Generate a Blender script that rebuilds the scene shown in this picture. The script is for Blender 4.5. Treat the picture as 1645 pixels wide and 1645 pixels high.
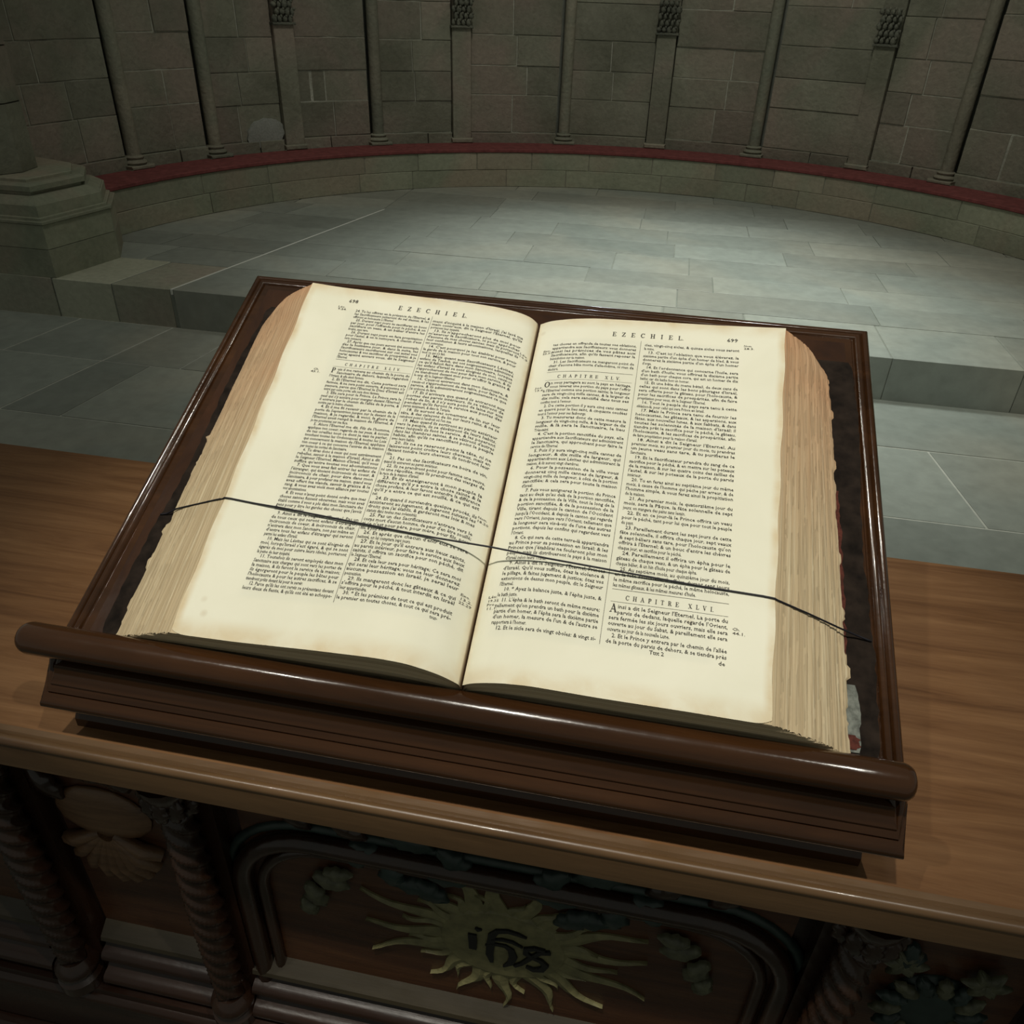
import bpy, bmesh, math, random
import numpy as np
from mathutils import Matrix, Vector

for o in list(bpy.data.objects):
    bpy.data.objects.remove(o)
C = bpy.context.scene.collection
SC = bpy.context.scene
rnd = random.Random(7)
PI = math.pi

# ------------------------------------------------------------------ camera
CAM = (0.1276, -0.4843, 0.5060)
yaw, pitch, roll = 0.1671, 0.5723, 0.0371
FPX = 1291.84
cy_, sy_ = math.cos(yaw), math.sin(yaw)
fwd = Vector((-sy_ * math.cos(pitch), cy_ * math.cos(pitch), -math.sin(pitch)))
rt = Vector((cy_, sy_, 0)); up = rt.cross(fwd)
r_ = math.cos(roll) * rt + math.sin(roll) * up
u_ = -math.sin(roll) * rt + math.cos(roll) * up
cd = bpy.data.cameras.new('camera'); cam = bpy.data.objects.new('camera', cd); C.objects.link(cam)
cd.sensor_width = 36.0; cd.sensor_fit = 'HORIZONTAL'; cd.lens = 36.0 * FPX / 1645.0
cd.clip_start = 0.02; cd.clip_end = 60
M = Matrix((r_, u_, -fwd)).transposed().to_4x4(); M.translation = Vector(CAM)
cam.matrix_world = M
SC.camera = cam

# ------------------------------------------------------------------ world and exposure
SC.view_settings.view_transform = 'Standard'
SC.view_settings.look = 'None'
SC.view_settings.gamma = 1.0
SC.view_settings.use_curve_mapping = False
SC.view_settings.exposure = 0.12
w = bpy.data.worlds.new('world'); SC.world = w; w.use_nodes = True
bg = w.node_tree.nodes['Background']
bg.inputs[0].default_value = (0.92, 0.97, 0.86, 1); bg.inputs[1].default_value = 0.125

# ------------------------------------------------------------------ lights: church spotlights high above, plus added unseen fills
def light(name, loc, target, power, col, size, spot=None, blend=0.6):
    ld = bpy.data.lights.new(name, 'SPOT' if spot else 'AREA')
    ld.energy = power; ld.color = col
    if spot:
        ld.spot_size = math.radians(spot); ld.spot_blend = blend; ld.shadow_soft_size = size
    else:
        ld.shape = 'DISK'; ld.size = size
    o = bpy.data.objects.new(name, ld); C.objects.link(o)
    o.location = loc
    o.rotation_euler = (Vector(target) - Vector(loc)).to_track_quat('-Z', 'Y').to_euler()
    return o
light('spotlight_over_lectern', (-0.30, -0.80, 3.1), (0.0, 0.27, 0.1), 185, (1.0, 0.955, 0.84), 0.05, 25, 0.8)
light('spotlight_over_lectern', (-1.35, -0.75, 3.0), (-0.02, 0.27, 0.1), 62, (1.0, 0.955, 0.84), 0.035, 27, 0.7)
light('spotlight_over_lectern', (1.25, -0.75, 3.0), (0.06, 0.27, 0.1), 80, (1.0, 0.955, 0.84), 0.035, 27, 0.7)
light('choir_light', (0.30, 4.9, 3.3), (0.02, 0.25, 0.1), 75, (0.80, 0.90, 1.0), 0.06, 18, 0.9)
light('choir_light', (0.25, 4.5, 3.4), (0.15, 4.15, -0.87), 740, (0.92, 1.0, 0.97), 0.3, 62, 1.0)
light('choir_light', (0.0, 3.2, 5.5), (0.0, 5.6, -0.2), 360, (1.0, 0.98, 0.86), 0.5, 90, 1.0)  # added wall wash that brightens the apse, not a known lamp
light('nave_fill', (1.2, 0.9, 4.3), (1.3, 2.9, -1.0), 300, (0.97, 1.0, 0.90), 0.4, 48, 1.0)  # added fill to brighten the lower floor and step risers

# ------------------------------------------------------------------ materials
def mat(name): 
    m = bpy.data.materials.new(name); m.use_nodes = True
    nt = m.node_tree; b = nt.nodes['Principled BSDF']
    return m, nt, b
def N(nt, t, **k):
    n = nt.nodes.new(t)
    for a, v in k.items():
        if a.startswith('i_'):
            n.inputs[a[2:].replace('_', ' ')].default_value = v
        else: setattr(n, a, v)
    return n
def ramp(nt, fac, stops):
    r = nt.nodes.new('ShaderNodeValToRGB'); e = r.color_ramp.elements
    while len(e) < len(stops): e.new(0.5)
    for i, (p, c) in enumerate(stops):
        e[i].position = p; e[i].color = (c[0], c[1], c[2], 1)
    nt.links.new(fac, r.inputs[0]); return r.outputs[0]
def mixc(nt, fac, a, b, mode='MIX'):
    m = nt.nodes.new('ShaderNodeMix'); m.data_type = 'RGBA'; m.blend_type = mode
    if hasattr(fac, 'links'): nt.links.new(fac, m.inputs[0])
    else: m.inputs[0].default_value = fac
    for i, x in ((6, a), (7, b)):
        if hasattr(x, 'links'): nt.links.new(x, m.inputs[i])
        else: m.inputs[i].default_value = (x[0], x[1], x[2], 1)
    return m.outputs[2]
def mth(nt, op, a, b=0.0):
    m = nt.nodes.new('ShaderNodeMath'); m.operation = op
    for i, x in enumerate((a, b)):
        if hasattr(x, 'links'): nt.links.new(x, m.inputs[i])
        else: m.inputs[i].default_value = x
    return m.outputs[0]
def posn(nt, scale=(1, 1, 1), rot=(0, 0, 0)):
    g = nt.nodes.new('ShaderNodeNewGeometry'); mp = nt.nodes.new('ShaderNodeMapping')
    mp.inputs['Scale'].default_value = scale; mp.inputs['Rotation'].default_value = rot
    nt.links.new(g.outputs['Position'], mp.inputs['Vector']); return mp.outputs[0]
def noise(nt, vec, s, d=4, dist=0.0, rough=0.55):
    n = N(nt, 'ShaderNodeTexNoise', i_Scale=s, i_Detail=d, i_Distortion=dist, i_Roughness=rough)
    nt.links.new(vec, n.inputs['Vector']); return n.outputs[0]
def bump(nt, b, h, strength, dist=0.01):
    bp = N(nt, 'ShaderNodeBump', i_Strength=strength, i_Distance=dist)
    nt.links.new(h, bp.inputs['Height']); nt.links.new(bp.outputs[0], b.inputs['Normal'])

def stone(name, a, c, tint=None, rough=0.75, vary=0.35, bs=0.35, sc=2.2, spec=0.4):
    m, nt, b = mat(name)
    p = posn(nt)
    n1 = noise(nt, p, sc, 6, 0.4); n2 = noise(nt, p, sc * 14, 5)
    col = ramp(nt, n1, [(0.3, a), (0.7, c)])
    if tint:
        n3 = noise(nt, p, sc * 0.55, 3, 0.6)
        f = ramp(nt, n3, [(0.45, (0, 0, 0)), (0.62, (1, 1, 1))])
        col = mixc(nt, f, col, tint)
    oi = nt.nodes.new('ShaderNodeObjectInfo')
    v = mth(nt, 'MULTIPLY_ADD', oi.outputs['Random'], vary); nt.nodes[-1].inputs[2].default_value = 1 - vary / 2
    v2 = mth(nt, 'MULTIPLY_ADD', n2, 0.5); nt.nodes[-1].inputs[2].default_value = 0.75
    vv = mth(nt, 'MULTIPLY', v, v2)
    cc = nt.nodes.new('ShaderNodeCombineColor')
    for i in range(3): nt.links.new(vv, cc.inputs[i])
    col = mixc(nt, 1.0, col, cc.outputs[0], 'MULTIPLY')
    nt.links.new(col, b.inputs['Base Color'])
    b.inputs['Roughness'].default_value = rough; b.inputs['Specular IOR Level'].default_value = spec
    s = mth(nt, 'ADD', n2, mth(nt, 'MULTIPLY', noise(nt, p, sc * 3, 4), 1.5))
    bump(nt, b, s, bs, 0.012)
    return m
M_floor = stone('floor_stone', (0.215, 0.235, 0.205), (0.27, 0.285, 0.25), (0.29, 0.285, 0.235), 0.5, 0.28, 0.06, 1.1, 0.35)
M_pale = stone('pale_stone', (0.36, 0.36, 0.27), (0.43, 0.43, 0.33), None, 0.7, 0.1, 0.15)
M_riser = stone('riser_stone', (0.22, 0.22, 0.165), (0.30, 0.30, 0.23), (0.27, 0.24, 0.19), 0.7, 0.25, 0.25)
M_mortar = stone('mortar', (0.36, 0.36, 0.31), (0.47, 0.47, 0.41), None, 0.9, 0.0, 0.1)
M_dark_joint = stone('joint_bed', (0.17, 0.18, 0.15), (0.24, 0.25, 0.21), None, 0.9, 0.0, 0.1)
M_wall = stone('wall_stone', (0.14, 0.14, 0.10), (0.235, 0.23, 0.175), (0.235, 0.195, 0.155), 0.85, 0.30, 0.55, 2.2)
M_wallm = stone('wall_mortar', (0.24, 0.24, 0.19), (0.46, 0.45, 0.38), None, 0.9, 0.0, 0.6, 4)
M_bench = stone('bench_stone', (0.22, 0.235, 0.165), (0.31, 0.31, 0.225), (0.30, 0.26, 0.19), 0.8, 0.28, 0.35, 2.4)
M_col = stone('column_stone', (0.18, 0.17, 0.125), (0.27, 0.245, 0.185), (0.17, 0.18, 0.135), 0.8, 0.25, 0.5, 3)
M_carve = stone('carved_stone', (0.09, 0.095, 0.075), (0.17, 0.17, 0.13), None, 0.85, 0.2, 0.6, 8)

def simple(name, col, rough=0.5, n=0.0, spec=0.5, nscale=60):
    m, nt, b = mat(name)
    if n:
        p = posn(nt); f = noise(nt, p, nscale, 4)
        c = ramp(nt, f, [(0.3, tuple(x * (1 - n) for x in col)), (0.7, tuple(x * (1 + n) for x in col))])
        nt.links.new(c, b.inputs['Base Color'])
    else: b.inputs['Base Color'].default_value = (*col, 1)
    b.inputs['Roughness'].default_value = rough; b.inputs['Specular IOR Level'].default_value = spec
    return m
M_red = simple('red_felt', (0.185, 0.055, 0.052), 0.85, 0.25, 0.2, 25)
M_ink = simple('printing_ink', (0.050, 0.045, 0.036), 0.8)
M_inkl = simple('worn_ink', (0.11, 0.10, 0.08), 0.8)
M_cord = simple('black_cord', (0.006, 0.005, 0.009), 0.5)
M_iron = simple('dark_paint', (0.006, 0.006, 0.005), 0.5)

def wood(name, a, c, dark, scale, rough, coat, axis='x', bs=0.05, knots=False, streak=0.6, spec=0.5):
    m, nt, b = mat(name)
    s = {'x': (0.6, 7, 7), 'z': (7, 7, 0.6), 'v': (6, 1.0, 6)}[axis]
    p = posn(nt, s)
    base = noise(nt, p, scale, 8, 1.2, 0.62)
    fine = noise(nt, posn(nt, tuple(q * 8 for q in s)), scale * 1.4, 5)
    col = ramp(nt, base, [(0.28, dark), (0.45, a), (0.68, c)])
    col = mixc(nt, mth(nt, 'MULTIPLY', fine, streak), col, tuple(x * 0.55 for x in a))
    if knots:
        v = N(nt, 'ShaderNodeTexVoronoi', i_Scale=3.1, i_Randomness=1.0)
        nt.links.new(posn(nt, (0.8, 1.3, 1)), v.inputs['Vector'])
        k = ramp(nt, v.outputs['Distance'], [(0.03, (1, 1, 1)), (0.10, (0, 0, 0))])
        col = mixc(nt, mth(nt, 'MULTIPLY', k, 0.45), col, dark)
    nt.links.new(col, b.inputs['Base Color'])
    r = ramp(nt, noise(nt, posn(nt), 18, 4), [(0.3, (rough * 0.8,) * 3), (0.75, (rough * 1.35,) * 3)])
    nt.links.new(r, b.inputs['Roughness'])
    b.inputs['Specular IOR Level'].default_value = spec
    b.inputs['Coat Weight'].default_value = coat; b.inputs['Coat Roughness'].default_value = 0.075
    bump(nt, b, mth(nt, 'ADD', fine, mth(nt, 'MULTIPLY', noise(nt, posn(nt), 35, 3), 1.5)), bs, 0.004)
    return m
M_mahog = wood('dark_mahogany', (0.040, 0.0155, 0.0050), (0.068, 0.027, 0.0090), (0.018, 0.0075, 0.003), 2.2, 0.17, 0.40, 'x', 0.05, False, 0.6, 0.35)
M_mahog_v = wood('dark_mahogany_upright', (0.040, 0.0145, 0.005), (0.064, 0.024, 0.009), (0.016, 0.006, 0.0035), 2.0, 0.22, 0.25, 'v', 0.05)
M_top = wood('walnut_top', (0.180, 0.086, 0.035), (0.265, 0.138, 0.060), (0.080, 0.034, 0.013), 4.5, 0.50, 0.0, 'x', 0.08, True, 0.55, 0.25)
M_edge = wood('walnut_edge', (0.135, 0.075, 0.033), (0.185, 0.105, 0.048), (0.07, 0.034, 0.014), 2.6, 0.32, 0.12, 'x', 0.05, False, 0.45)
M_carc = wood('dark_carcass', (0.026, 0.011, 0.0062), (0.045, 0.018, 0.0092), (0.012, 0.006, 0.0042), 1.7, 0.36, 0.1, 'x', 0.1)
M_carcz = wood('dark_carcass_upright', (0.027, 0.012, 0.0062), (0.046, 0.019, 0.0092), (0.013, 0.006, 0.0042), 1.7, 0.28, 0.25, 'z', 0.1)
M_burl = wood('reddish_panel', (0.066, 0.024, 0.010), (0.110, 0.045, 0.018), (0.034, 0.013, 0.007), 5.0, 0.38, 0.1, 'x', 0.12)
M_sill = wood('lit_sill', (0.036, 0.027, 0.014), (0.056, 0.042, 0.021), (0.04, 0.03, 0.018), 2.0, 0.5, 0.05, 'x', 0.05)  # paler, greener brown paints in the light catching the sloped sill
M_shell = wood('light_brown_carving', (0.15, 0.078, 0.036), (0.23, 0.125, 0.06), (0.055, 0.025, 0.012), 7.0, 0.45, 0.1, 'x', 0.15)
M_gold = simple('dull_gold_paint', (0.17, 0.155, 0.070), 0.55, 0.3, 0.5, 60)
M_green = simple('dark_green_paint', (0.020, 0.034, 0.028), 0.45, 0.3, 0.5, 60)
M_ggold = simple('greenish_gilding', (0.085, 0.085, 0.048), 0.5, 0.4, 0.5, 70)
M_leather = simple('worn_black_leather', (0.016, 0.011, 0.008), 0.85, 0.6, 0.12, 60)
M_marble = simple('marbled_endpaper', (0.15, 0.16, 0.14), 0.8, 0.5, 0.2, 160)
M_redspot = simple('red_marbling', (0.075, 0.020, 0.013), 0.8, 0.5, 0.2, 200)

def page_mat():
    m, nt, b = mat('old_paper')
    uv = nt.nodes.new('ShaderNodeUVMap'); sp = nt.nodes.new('ShaderNodeSeparateXYZ')
    nt.links.new(uv.outputs[0], sp.inputs[0]); X, Y = sp.outputs[0], sp.outputs[1]
    def band(v, lo, hi, s):
        a = nt.nodes.new('ShaderNodeMapRange'); a.interpolation_type = 'SMOOTHSTEP'
        a.inputs[1].default_value = lo; a.inputs[2].default_value = lo + s; nt.links.new(v, a.inputs[0])
        c = nt.nodes.new('ShaderNodeMapRange'); c.interpolation_type = 'SMOOTHSTEP'
        c.inputs[1].default_value = hi; c.inputs[2].default_value = hi + s
        c.inputs[3].default_value = 1; c.inputs[4].default_value = 0; nt.links.new(v, c.inputs[0])
        return mth(nt, 'MULTIPLY', a.outputs[0], c.outputs[0])
    p = posn(nt)
    nz = noise(nt, p, 9, 5, 0.5)
    base = ramp(nt, nz, [(0.3, (0.78, 0.76, 0.605)), (0.7, (0.85, 0.83, 0.68))])
    # the print of the other side shows through within the type area
    ghost = mth(nt, 'MULTIPLY', band(X, 0.04, 0.78, 0.05), band(Y, 0.09, 0.92, 0.015))
    g2 = mth(nt, 'MULTIPLY', ghost, mth(nt, 'MULTIPLY_ADD', noise(nt, p, 60, 3), 0.25)); nt.nodes[-1]
    base = mixc(nt, mth(nt, 'MULTIPLY', ghost, 0.16), base, (0.58, 0.61, 0.53))
    # browned margins
    n2 = noise(nt, p, 30, 5, 0.4)
    e = mth(nt, 'SUBTRACT', 1.0, mth(nt, 'MULTIPLY', band(X, 0.0, 0.965, 0.03), band(Y, 0.0, 0.955, 0.05)))
    e = mth(nt, 'MULTIPLY', e, ramp(nt, n2, [(0.3, (0.15,) * 3), (0.7, (0.75,) * 3)]))
    base = mixc(nt, e, base, (0.62, 0.46, 0.24))
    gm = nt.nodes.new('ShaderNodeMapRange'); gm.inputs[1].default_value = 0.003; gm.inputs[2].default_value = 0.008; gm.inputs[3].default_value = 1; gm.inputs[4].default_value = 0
    nt.links.new(X, gm.inputs[0]); base = mixc(nt, mth(nt, 'MULTIPLY', gm.outputs[0], 0.85), base, (0.20, 0.11, 0.05))  # narrow dark brown line along the gutter
    # foxing spots
    v = N(nt, 'ShaderNodeTexVoronoi', i_Scale=22.0, i_Randomness=1.0); nt.links.new(p, v.inputs['Vector'])
    sp2 = ramp(nt, v.outputs['Distance'], [(0.03, (1, 1, 1)), (0.11, (0, 0, 0))])
    rare = ramp(nt, noise(nt, p, 12, 2), [(0.55, (0, 0, 0)), (0.62, (0.45,) * 3)])
    base = mixc(nt, mth(nt, 'MULTIPLY', sp2, rare), base, (0.50, 0.38, 0.22))
    nt.links.new(base, b.inputs['Base Color'])
    b.inputs['Roughness'].default_value = 0.85; b.inputs['Specular IOR Level'].default_value = 0.15
    bump(nt, b, noise(nt, p, 120, 4), 0.05, 0.002)
    return m
M_page = page_mat()
def edge_mat(name, seed):
    # fore-edge of the leaves: streaks that follow the leaves, reddish stain towards the head
    m, nt, b = mat(name)
    uv = nt.nodes.new('ShaderNodeUVMap'); mp = nt.nodes.new('ShaderNodeMapping')
    mp.inputs['Scale'].default_value = (1.0, 0.035, 1); mp.inputs['Location'].default_value = (seed, 0, 0)
    nt.links.new(uv.outputs[0], mp.inputs[0])
    s1 = noise(nt, mp.outputs[0], 28, 6, 0.2, 0.7); s2 = noise(nt, mp.outputs[0], 120, 3)
    col = ramp(nt, s1, [(0.3, (0.42, 0.315, 0.185)), (0.5, (0.56, 0.445, 0.28)), (0.72, (0.70, 0.61, 0.42))])
    sp = nt.nodes.new('ShaderNodeSeparateXYZ'); nt.links.new(uv.outputs[0], sp.inputs[0])
    mr = nt.nodes.new('ShaderNodeMapRange'); mr.inputs[1].default_value = 0.35; mr.inputs[2].default_value = 1.0
    nt.links.new(sp.outputs[1], mr.inputs[0])
    st = mth(nt, 'MULTIPLY', mr.outputs[0], mth(nt, 'MULTIPLY_ADD', noise(nt, posn(nt), 14, 4), 0.9)); nt.nodes[-2].inputs[2].default_value = 0.2
    col = mixc(nt, mth(nt, 'MULTIPLY', st, 0.95), col, (0.50, 0.235, 0.115))
    col = mixc(nt, mth(nt, 'MULTIPLY', ramp(nt, s2, [(0.35, (1, 1, 1)), (0.55, (0, 0, 0))]), 0.30), col, (0.22, 0.15, 0.09))
    nt.links.new(col, b.inputs['Base Color']); b.inputs['Roughness'].default_value = 0.9
    b.inputs['Specular IOR Level'].default_value = 0.1
    bump(nt, b, s1, 0.3, 0.002)
    return m
M_fore = edge_mat('leaf_edges', 3.1)

# ------------------------------------------------------------------ builders
WP = {}   # world position of each object's origin (nothing is rotated)
def empty(name, loc, label, cat, group=None):
    o = bpy.data.objects.new(name, None); C.objects.link(o); o.location = loc
    o.empty_display_size = 0.05
    o['label'] = label; o['category'] = cat
    if group: o['group'] = group
    WP[o] = Vector(loc); return o
def mesh(name, V, F, m, parent=None, smooth=None, uv=None, closed=True, origin=None, mats=None, fm=None):
    V = np.asarray(V, float)
    org = Vector(origin) if origin is not None else Vector(((V.min(0) + V.max(0)) / 2).tolist())
    me = bpy.data.meshes.new(name)
    me.from_pydata((V - np.array(org)).tolist(), [], F)
    if uv is not None:
        l = me.uv_layers.new(name='UVMap'); 
        vi = np.empty(len(me.loops), int); me.loops.foreach_get('vertex_index', vi)
        l.data.foreach_set('uv', np.asarray(uv, float)[vi].ravel())
    if closed:
        bm = bmesh.new(); bm.from_mesh(me); bmesh.ops.recalc_face_normals(bm, faces=bm.faces); bm.to_mesh(me); bm.free()
    me.materials.append(m)
    if smooth is not None:
        me.shade_smooth()
        if smooth < 180: me.set_sharp_from_angle(angle=math.radians(smooth))
    o = bpy.data.objects.new(name, me); C.objects.link(o)
    WP[o] = org
    if parent: o.parent = parent; o.location = org - WP[parent]
    else: o.location = org
    return o
def struct(o): o['kind'] = 'structure'; return o
def tag(o, label, cat=None, group=None, kind=None):
    o['label'] = label
    if cat: o['category'] = cat
    if group: o['group'] = group
    if kind: o['kind'] = kind
    return o
class MB:
    def __init__(s): s.V = []; s.F = []
    def add(s, V, F):
        k = len(s.V); s.V += [tuple(v) for v in V]; s.F += [tuple(i + k for i in f) for f in F]; return s
    def box(s, x0, x1, y0, y1, z0, z1):
        return s.add([(x, y, z) for z in (z0, z1) for y in (y0, y1) for x in (x0, x1)],
                     [(0, 1, 3, 2), (4, 6, 7, 5), (0, 4, 5, 1), (2, 3, 7, 6), (0, 2, 6, 4), (1, 5, 7, 3)])
    def tube(s, P, R, n=10, cap=True):
        P = [Vector(p) for p in P]; R = R if hasattr(R, '__len__') else [R] * len(P)
        V = []; F = []
        t0 = (P[1] - P[0]).normalized(); a = t0.orthogonal().normalized()
        for i, p in enumerate(P):
            t = (P[min(i + 1, len(P) - 1)] - P[max(i - 1, 0)]).normalized()
            a = (a - t * a.dot(t)).normalized(); b = t.cross(a)
            for k in range(n):
                q = 2 * PI * k / n; V.append(p + (a * math.cos(q) + b * math.sin(q)) * R[i])
        for i in range(len(P) - 1):
            for k in range(n): F.append((i * n + k, i * n + (k + 1) % n, (i + 1) * n + (k + 1) % n, (i + 1) * n + k))
        if cap: F.append(tuple(range(n))[::-1]); F.append(tuple((len(P) - 1) * n + k for k in range(n)))
        return s.add(V, F)
    def lathe(s, c, prof, n=20, a0=0, a1=2 * PI):
        full = abs(a1 - a0 - 2 * PI) < 1e-6; m = n if full else n + 1
        V = []; F = []
        for r, z in prof:
            for k in range(m):
                q = a0 + (a1 - a0) * k / n; V.append((c[0] + r * math.cos(q), c[1] + r * math.sin(q), c[2] + z))
        for i in range(len(prof) - 1):
            for k in range(n):
                j = (k + 1) % m; F.append((i * m + k, i * m + j, (i + 1) * m + j, (i + 1) * m + k))
        F.append(tuple(range(m))[::-1]); F.append(tuple((len(prof) - 1) * m + k for k in range(m)))
        return s.add(V, F)
    def sweep_x(s, prof, x0, x1):
        n = len(prof)
        V = [(x0, y, z) for y, z in prof] + [(x1, y, z) for y, z in prof]
        F = [(i, (i + 1) % n, n + (i + 1) % n, n + i) for i in range(n)] + [tuple(range(n))[::-1], tuple(range(n, 2 * n))]
        return s.add(V, F)
    def ell(s, c, r, n=10, m=7, rot=None):
        V = []; F = []
        rot = rot or Matrix.Identity(3)
        V.append((0, 0, -1))
        for i in range(1, m):
            a = -PI / 2 + PI * i / m
            for k in range(n): V.append((math.cos(a) * math.cos(2 * PI * k / n), math.cos(a) * math.sin(2 * PI * k / n), math.sin(a)))
        V.append((0, 0, 1))
        for k in range(n): F.append((0, 1 + (k + 1) % n, 1 + k)); F.append((len(V) - 1, 1 + (m - 2) * n + k, 1 + (m - 2) * n + (k + 1) % n))
        for i in range(m - 2):
            for k in range(n): F.append((1 + i * n + k, 1 + i * n + (k + 1) % n, 1 + (i + 1) * n + (k + 1) % n, 1 + (i + 1) * n + k))
        return s.add([Vector(c) + rot @ Vector((v[0] * r[0], v[1] * r[1], v[2] * r[2])) for v in V], F)
    def build(s, name, m, parent=None, smooth=None, **k): return mesh(name, s.V, s.F, m, parent, smooth, **k)

def slab(poly, ztop, zbot, name, m, parent, bev=0.004, tilt=0.0):
    """a stone: polygon prism with a worn, bevelled upper arris"""
    n = len(poly); c = np.mean(poly, 0)
    def inset(d):
        out = []
        for i in range(n):
            p0, p, p1 = map(np.array, (poly[i - 1], poly[i], poly[(i + 1) % n]))
            e0 = (p - p0) / (np.linalg.norm(p - p0) + 1e-9); e1 = (p1 - p) / (np.linalg.norm(p1 - p) + 1e-9)
            n0 = np.array([-e0[1], e0[0]]); n1 = np.array([-e1[1], e1[0]])
            b = n0 + n1; b /= max(0.5, (b @ b) / 2 ) ; out.append(p + b * d)
        return out
    area = sum(poly[i - 1][0] * poly[i][1] - poly[i][0] * poly[i - 1][1] for i in range(n))
    if area < 0: poly = poly[::-1]
    top = inset(bev)
    dz = rnd.uniform(-tilt, tilt)
    V = [(p[0], p[1], zbot) for p in poly] + [(p[0], p[1], ztop - bev * 0.6 + dz) for p in poly] + [(p[0], p[1], ztop + dz) for p in top]
    F = [tuple(range(n))[::-1], tuple(range(2 * n, 3 * n))]
    for k in (0, n):
        for i in range(n): F.append((k + i, k + (i + 1) % n, k + n + (i + 1) % n, k + n + i))
    return mesh(name, V, F, m, parent)

# ------------------------------------------------------------------ apse geometry
ZF, ZP = -1.08, -0.87            # lower floor, platform
AC = (-0.1285, 3.605); RB = 3.20; RW = 3.57; ZS = -0.590
YS = 3.343
def pol(az, r, z=None):
    a = math.radians(az); x, y = AC[0] + r * math.sin(a), AC[1] + r * math.cos(a)
    return (x, y) if z is None else (x, y, z)

# lower floor: bed of mortar with slabs
fl = struct(MB().box(-6, 6, -2.2, 3.5, ZF - 0.12, ZF - 0.004).build('floor', M_mortar))
gx = lambda y: -2.99 + 0.168 * y            # long slanted joint on the left
J = 0.005
rows = [-2.2, -1.55, -0.9, -0.25, 0.4, 1.0, 1.62, 2.24, 2.83, YS - 0.002]
for i in range(len(rows) - 1):
    y0, y1 = rows[i] + J, rows[i + 1] - J
    # right of the joint
    cuts = {7: [(-2.32, -2.25), (-1.2, -1.18), (-0.2, -0.2), (0.55, 0.55), (1.43, 1.36), (2.5, 2.45)],
            8: [(-2.10, -2.04), (-1.35, -1.33), (-0.5, -0.5), (0.35, 0.35), (1.08, 1.06), (2.0, 1.95), (2.9, 2.85)]}.get(i)
    if cuts is None:
        cuts = []; x = -1.9 + rnd.uniform(0, 0.5)
        while x < 5.4: cuts.append((x, x - 0.01)); x += rnd.uniform(0.7, 1.15)
    xs = [(gx(y0), gx(y1))] + cuts + [(6.0, 6.0)]
    for (a0, a1), (b0, b1) in zip(xs[:-1], xs[1:]):
        k = J if a0 > gx(y0) + .01 else 0.007
        slab([(a0 + k, y0), (b0 - J, y0), (b1 - J, y1), (a1 + k, y1)], ZF, ZF - 0.05, 'paving_slab', M_floor, fl, 0.003, 0.0012)
    xs = [(-6.0, -6.0), (-5.0, -4.95), (-4.05 + 0.3 * (i % 2), -4.0 + 0.3 * (i % 2)), (gx(y0) - .55 - .2 * (i % 2), gx(y1) - .55 - .2 * (i % 2)), (gx(y0), gx(y1))]
    for (a0, a1), (b0, b1) in zip(xs[:-1], xs[1:]):
        slab([(a0 + J, y0), (b0 - .007, y0), (b1 - .007, y1), (a1 + J, y1)], ZF, ZF - 0.05, 'paving_slab', M_floor, fl, 0.003, 0.0012)

# platform
V = []; F = []
plat = struct(MB().box(-4.6, 4.4, YS + 0.005, 7.6, ZF - 0.12, ZP - 0.0035).build('stone_platform', M_dark_joint))
tag(plat, 'raised stone platform of the apse, one step above the lower floor')
hx = lambda y: -2.40 + 0.221 * (y - 3.343)
# first row: step blocks that form tread and riser
def step(poly, m, name='step_stone', lab=None):
    o = slab(poly, ZP, ZF - 0.05, name, m, plat, 0.006, 0.001)
    if lab: tag(o, lab)
    return o
y1 = 3.80
step([(-3.10, YS), (-2.755, YS), (-2.66, 3.84), (-3.05, 3.84)], M_pale, lab='pale yellowish corner stone at the foot of the pier')
step([(-2.745, YS + .002), (-2.412, YS + .002), (hx(y1) - .008, y1), (-2.655, y1)], M_riser)
xs = [-2.388, -1.55, -0.72, 0.18, 0.60, 1.26, 1.84, 2.55, 3.3, 4.3]
for a, b in zip(xs[:-1], xs[1:]):
    bb = [(a + .0025, YS), (b - .0025, YS), (b - .0025, y1 - .002), (a + .0025 if a > -2.3 else hx(y1) + .006, y1 - .004)]
    step(bb, M_floor)
step([(-4.4, YS), (-3.11, YS), (-3.06, 3.84), (-4.4, 3.84)], M_riser)
y = y1; i = 0
rowsP = [3.80, 4.12, 4.42, 4.80, 5.12, 5.48, 5.80, 6.15, 6.5, 6.9]
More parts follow.
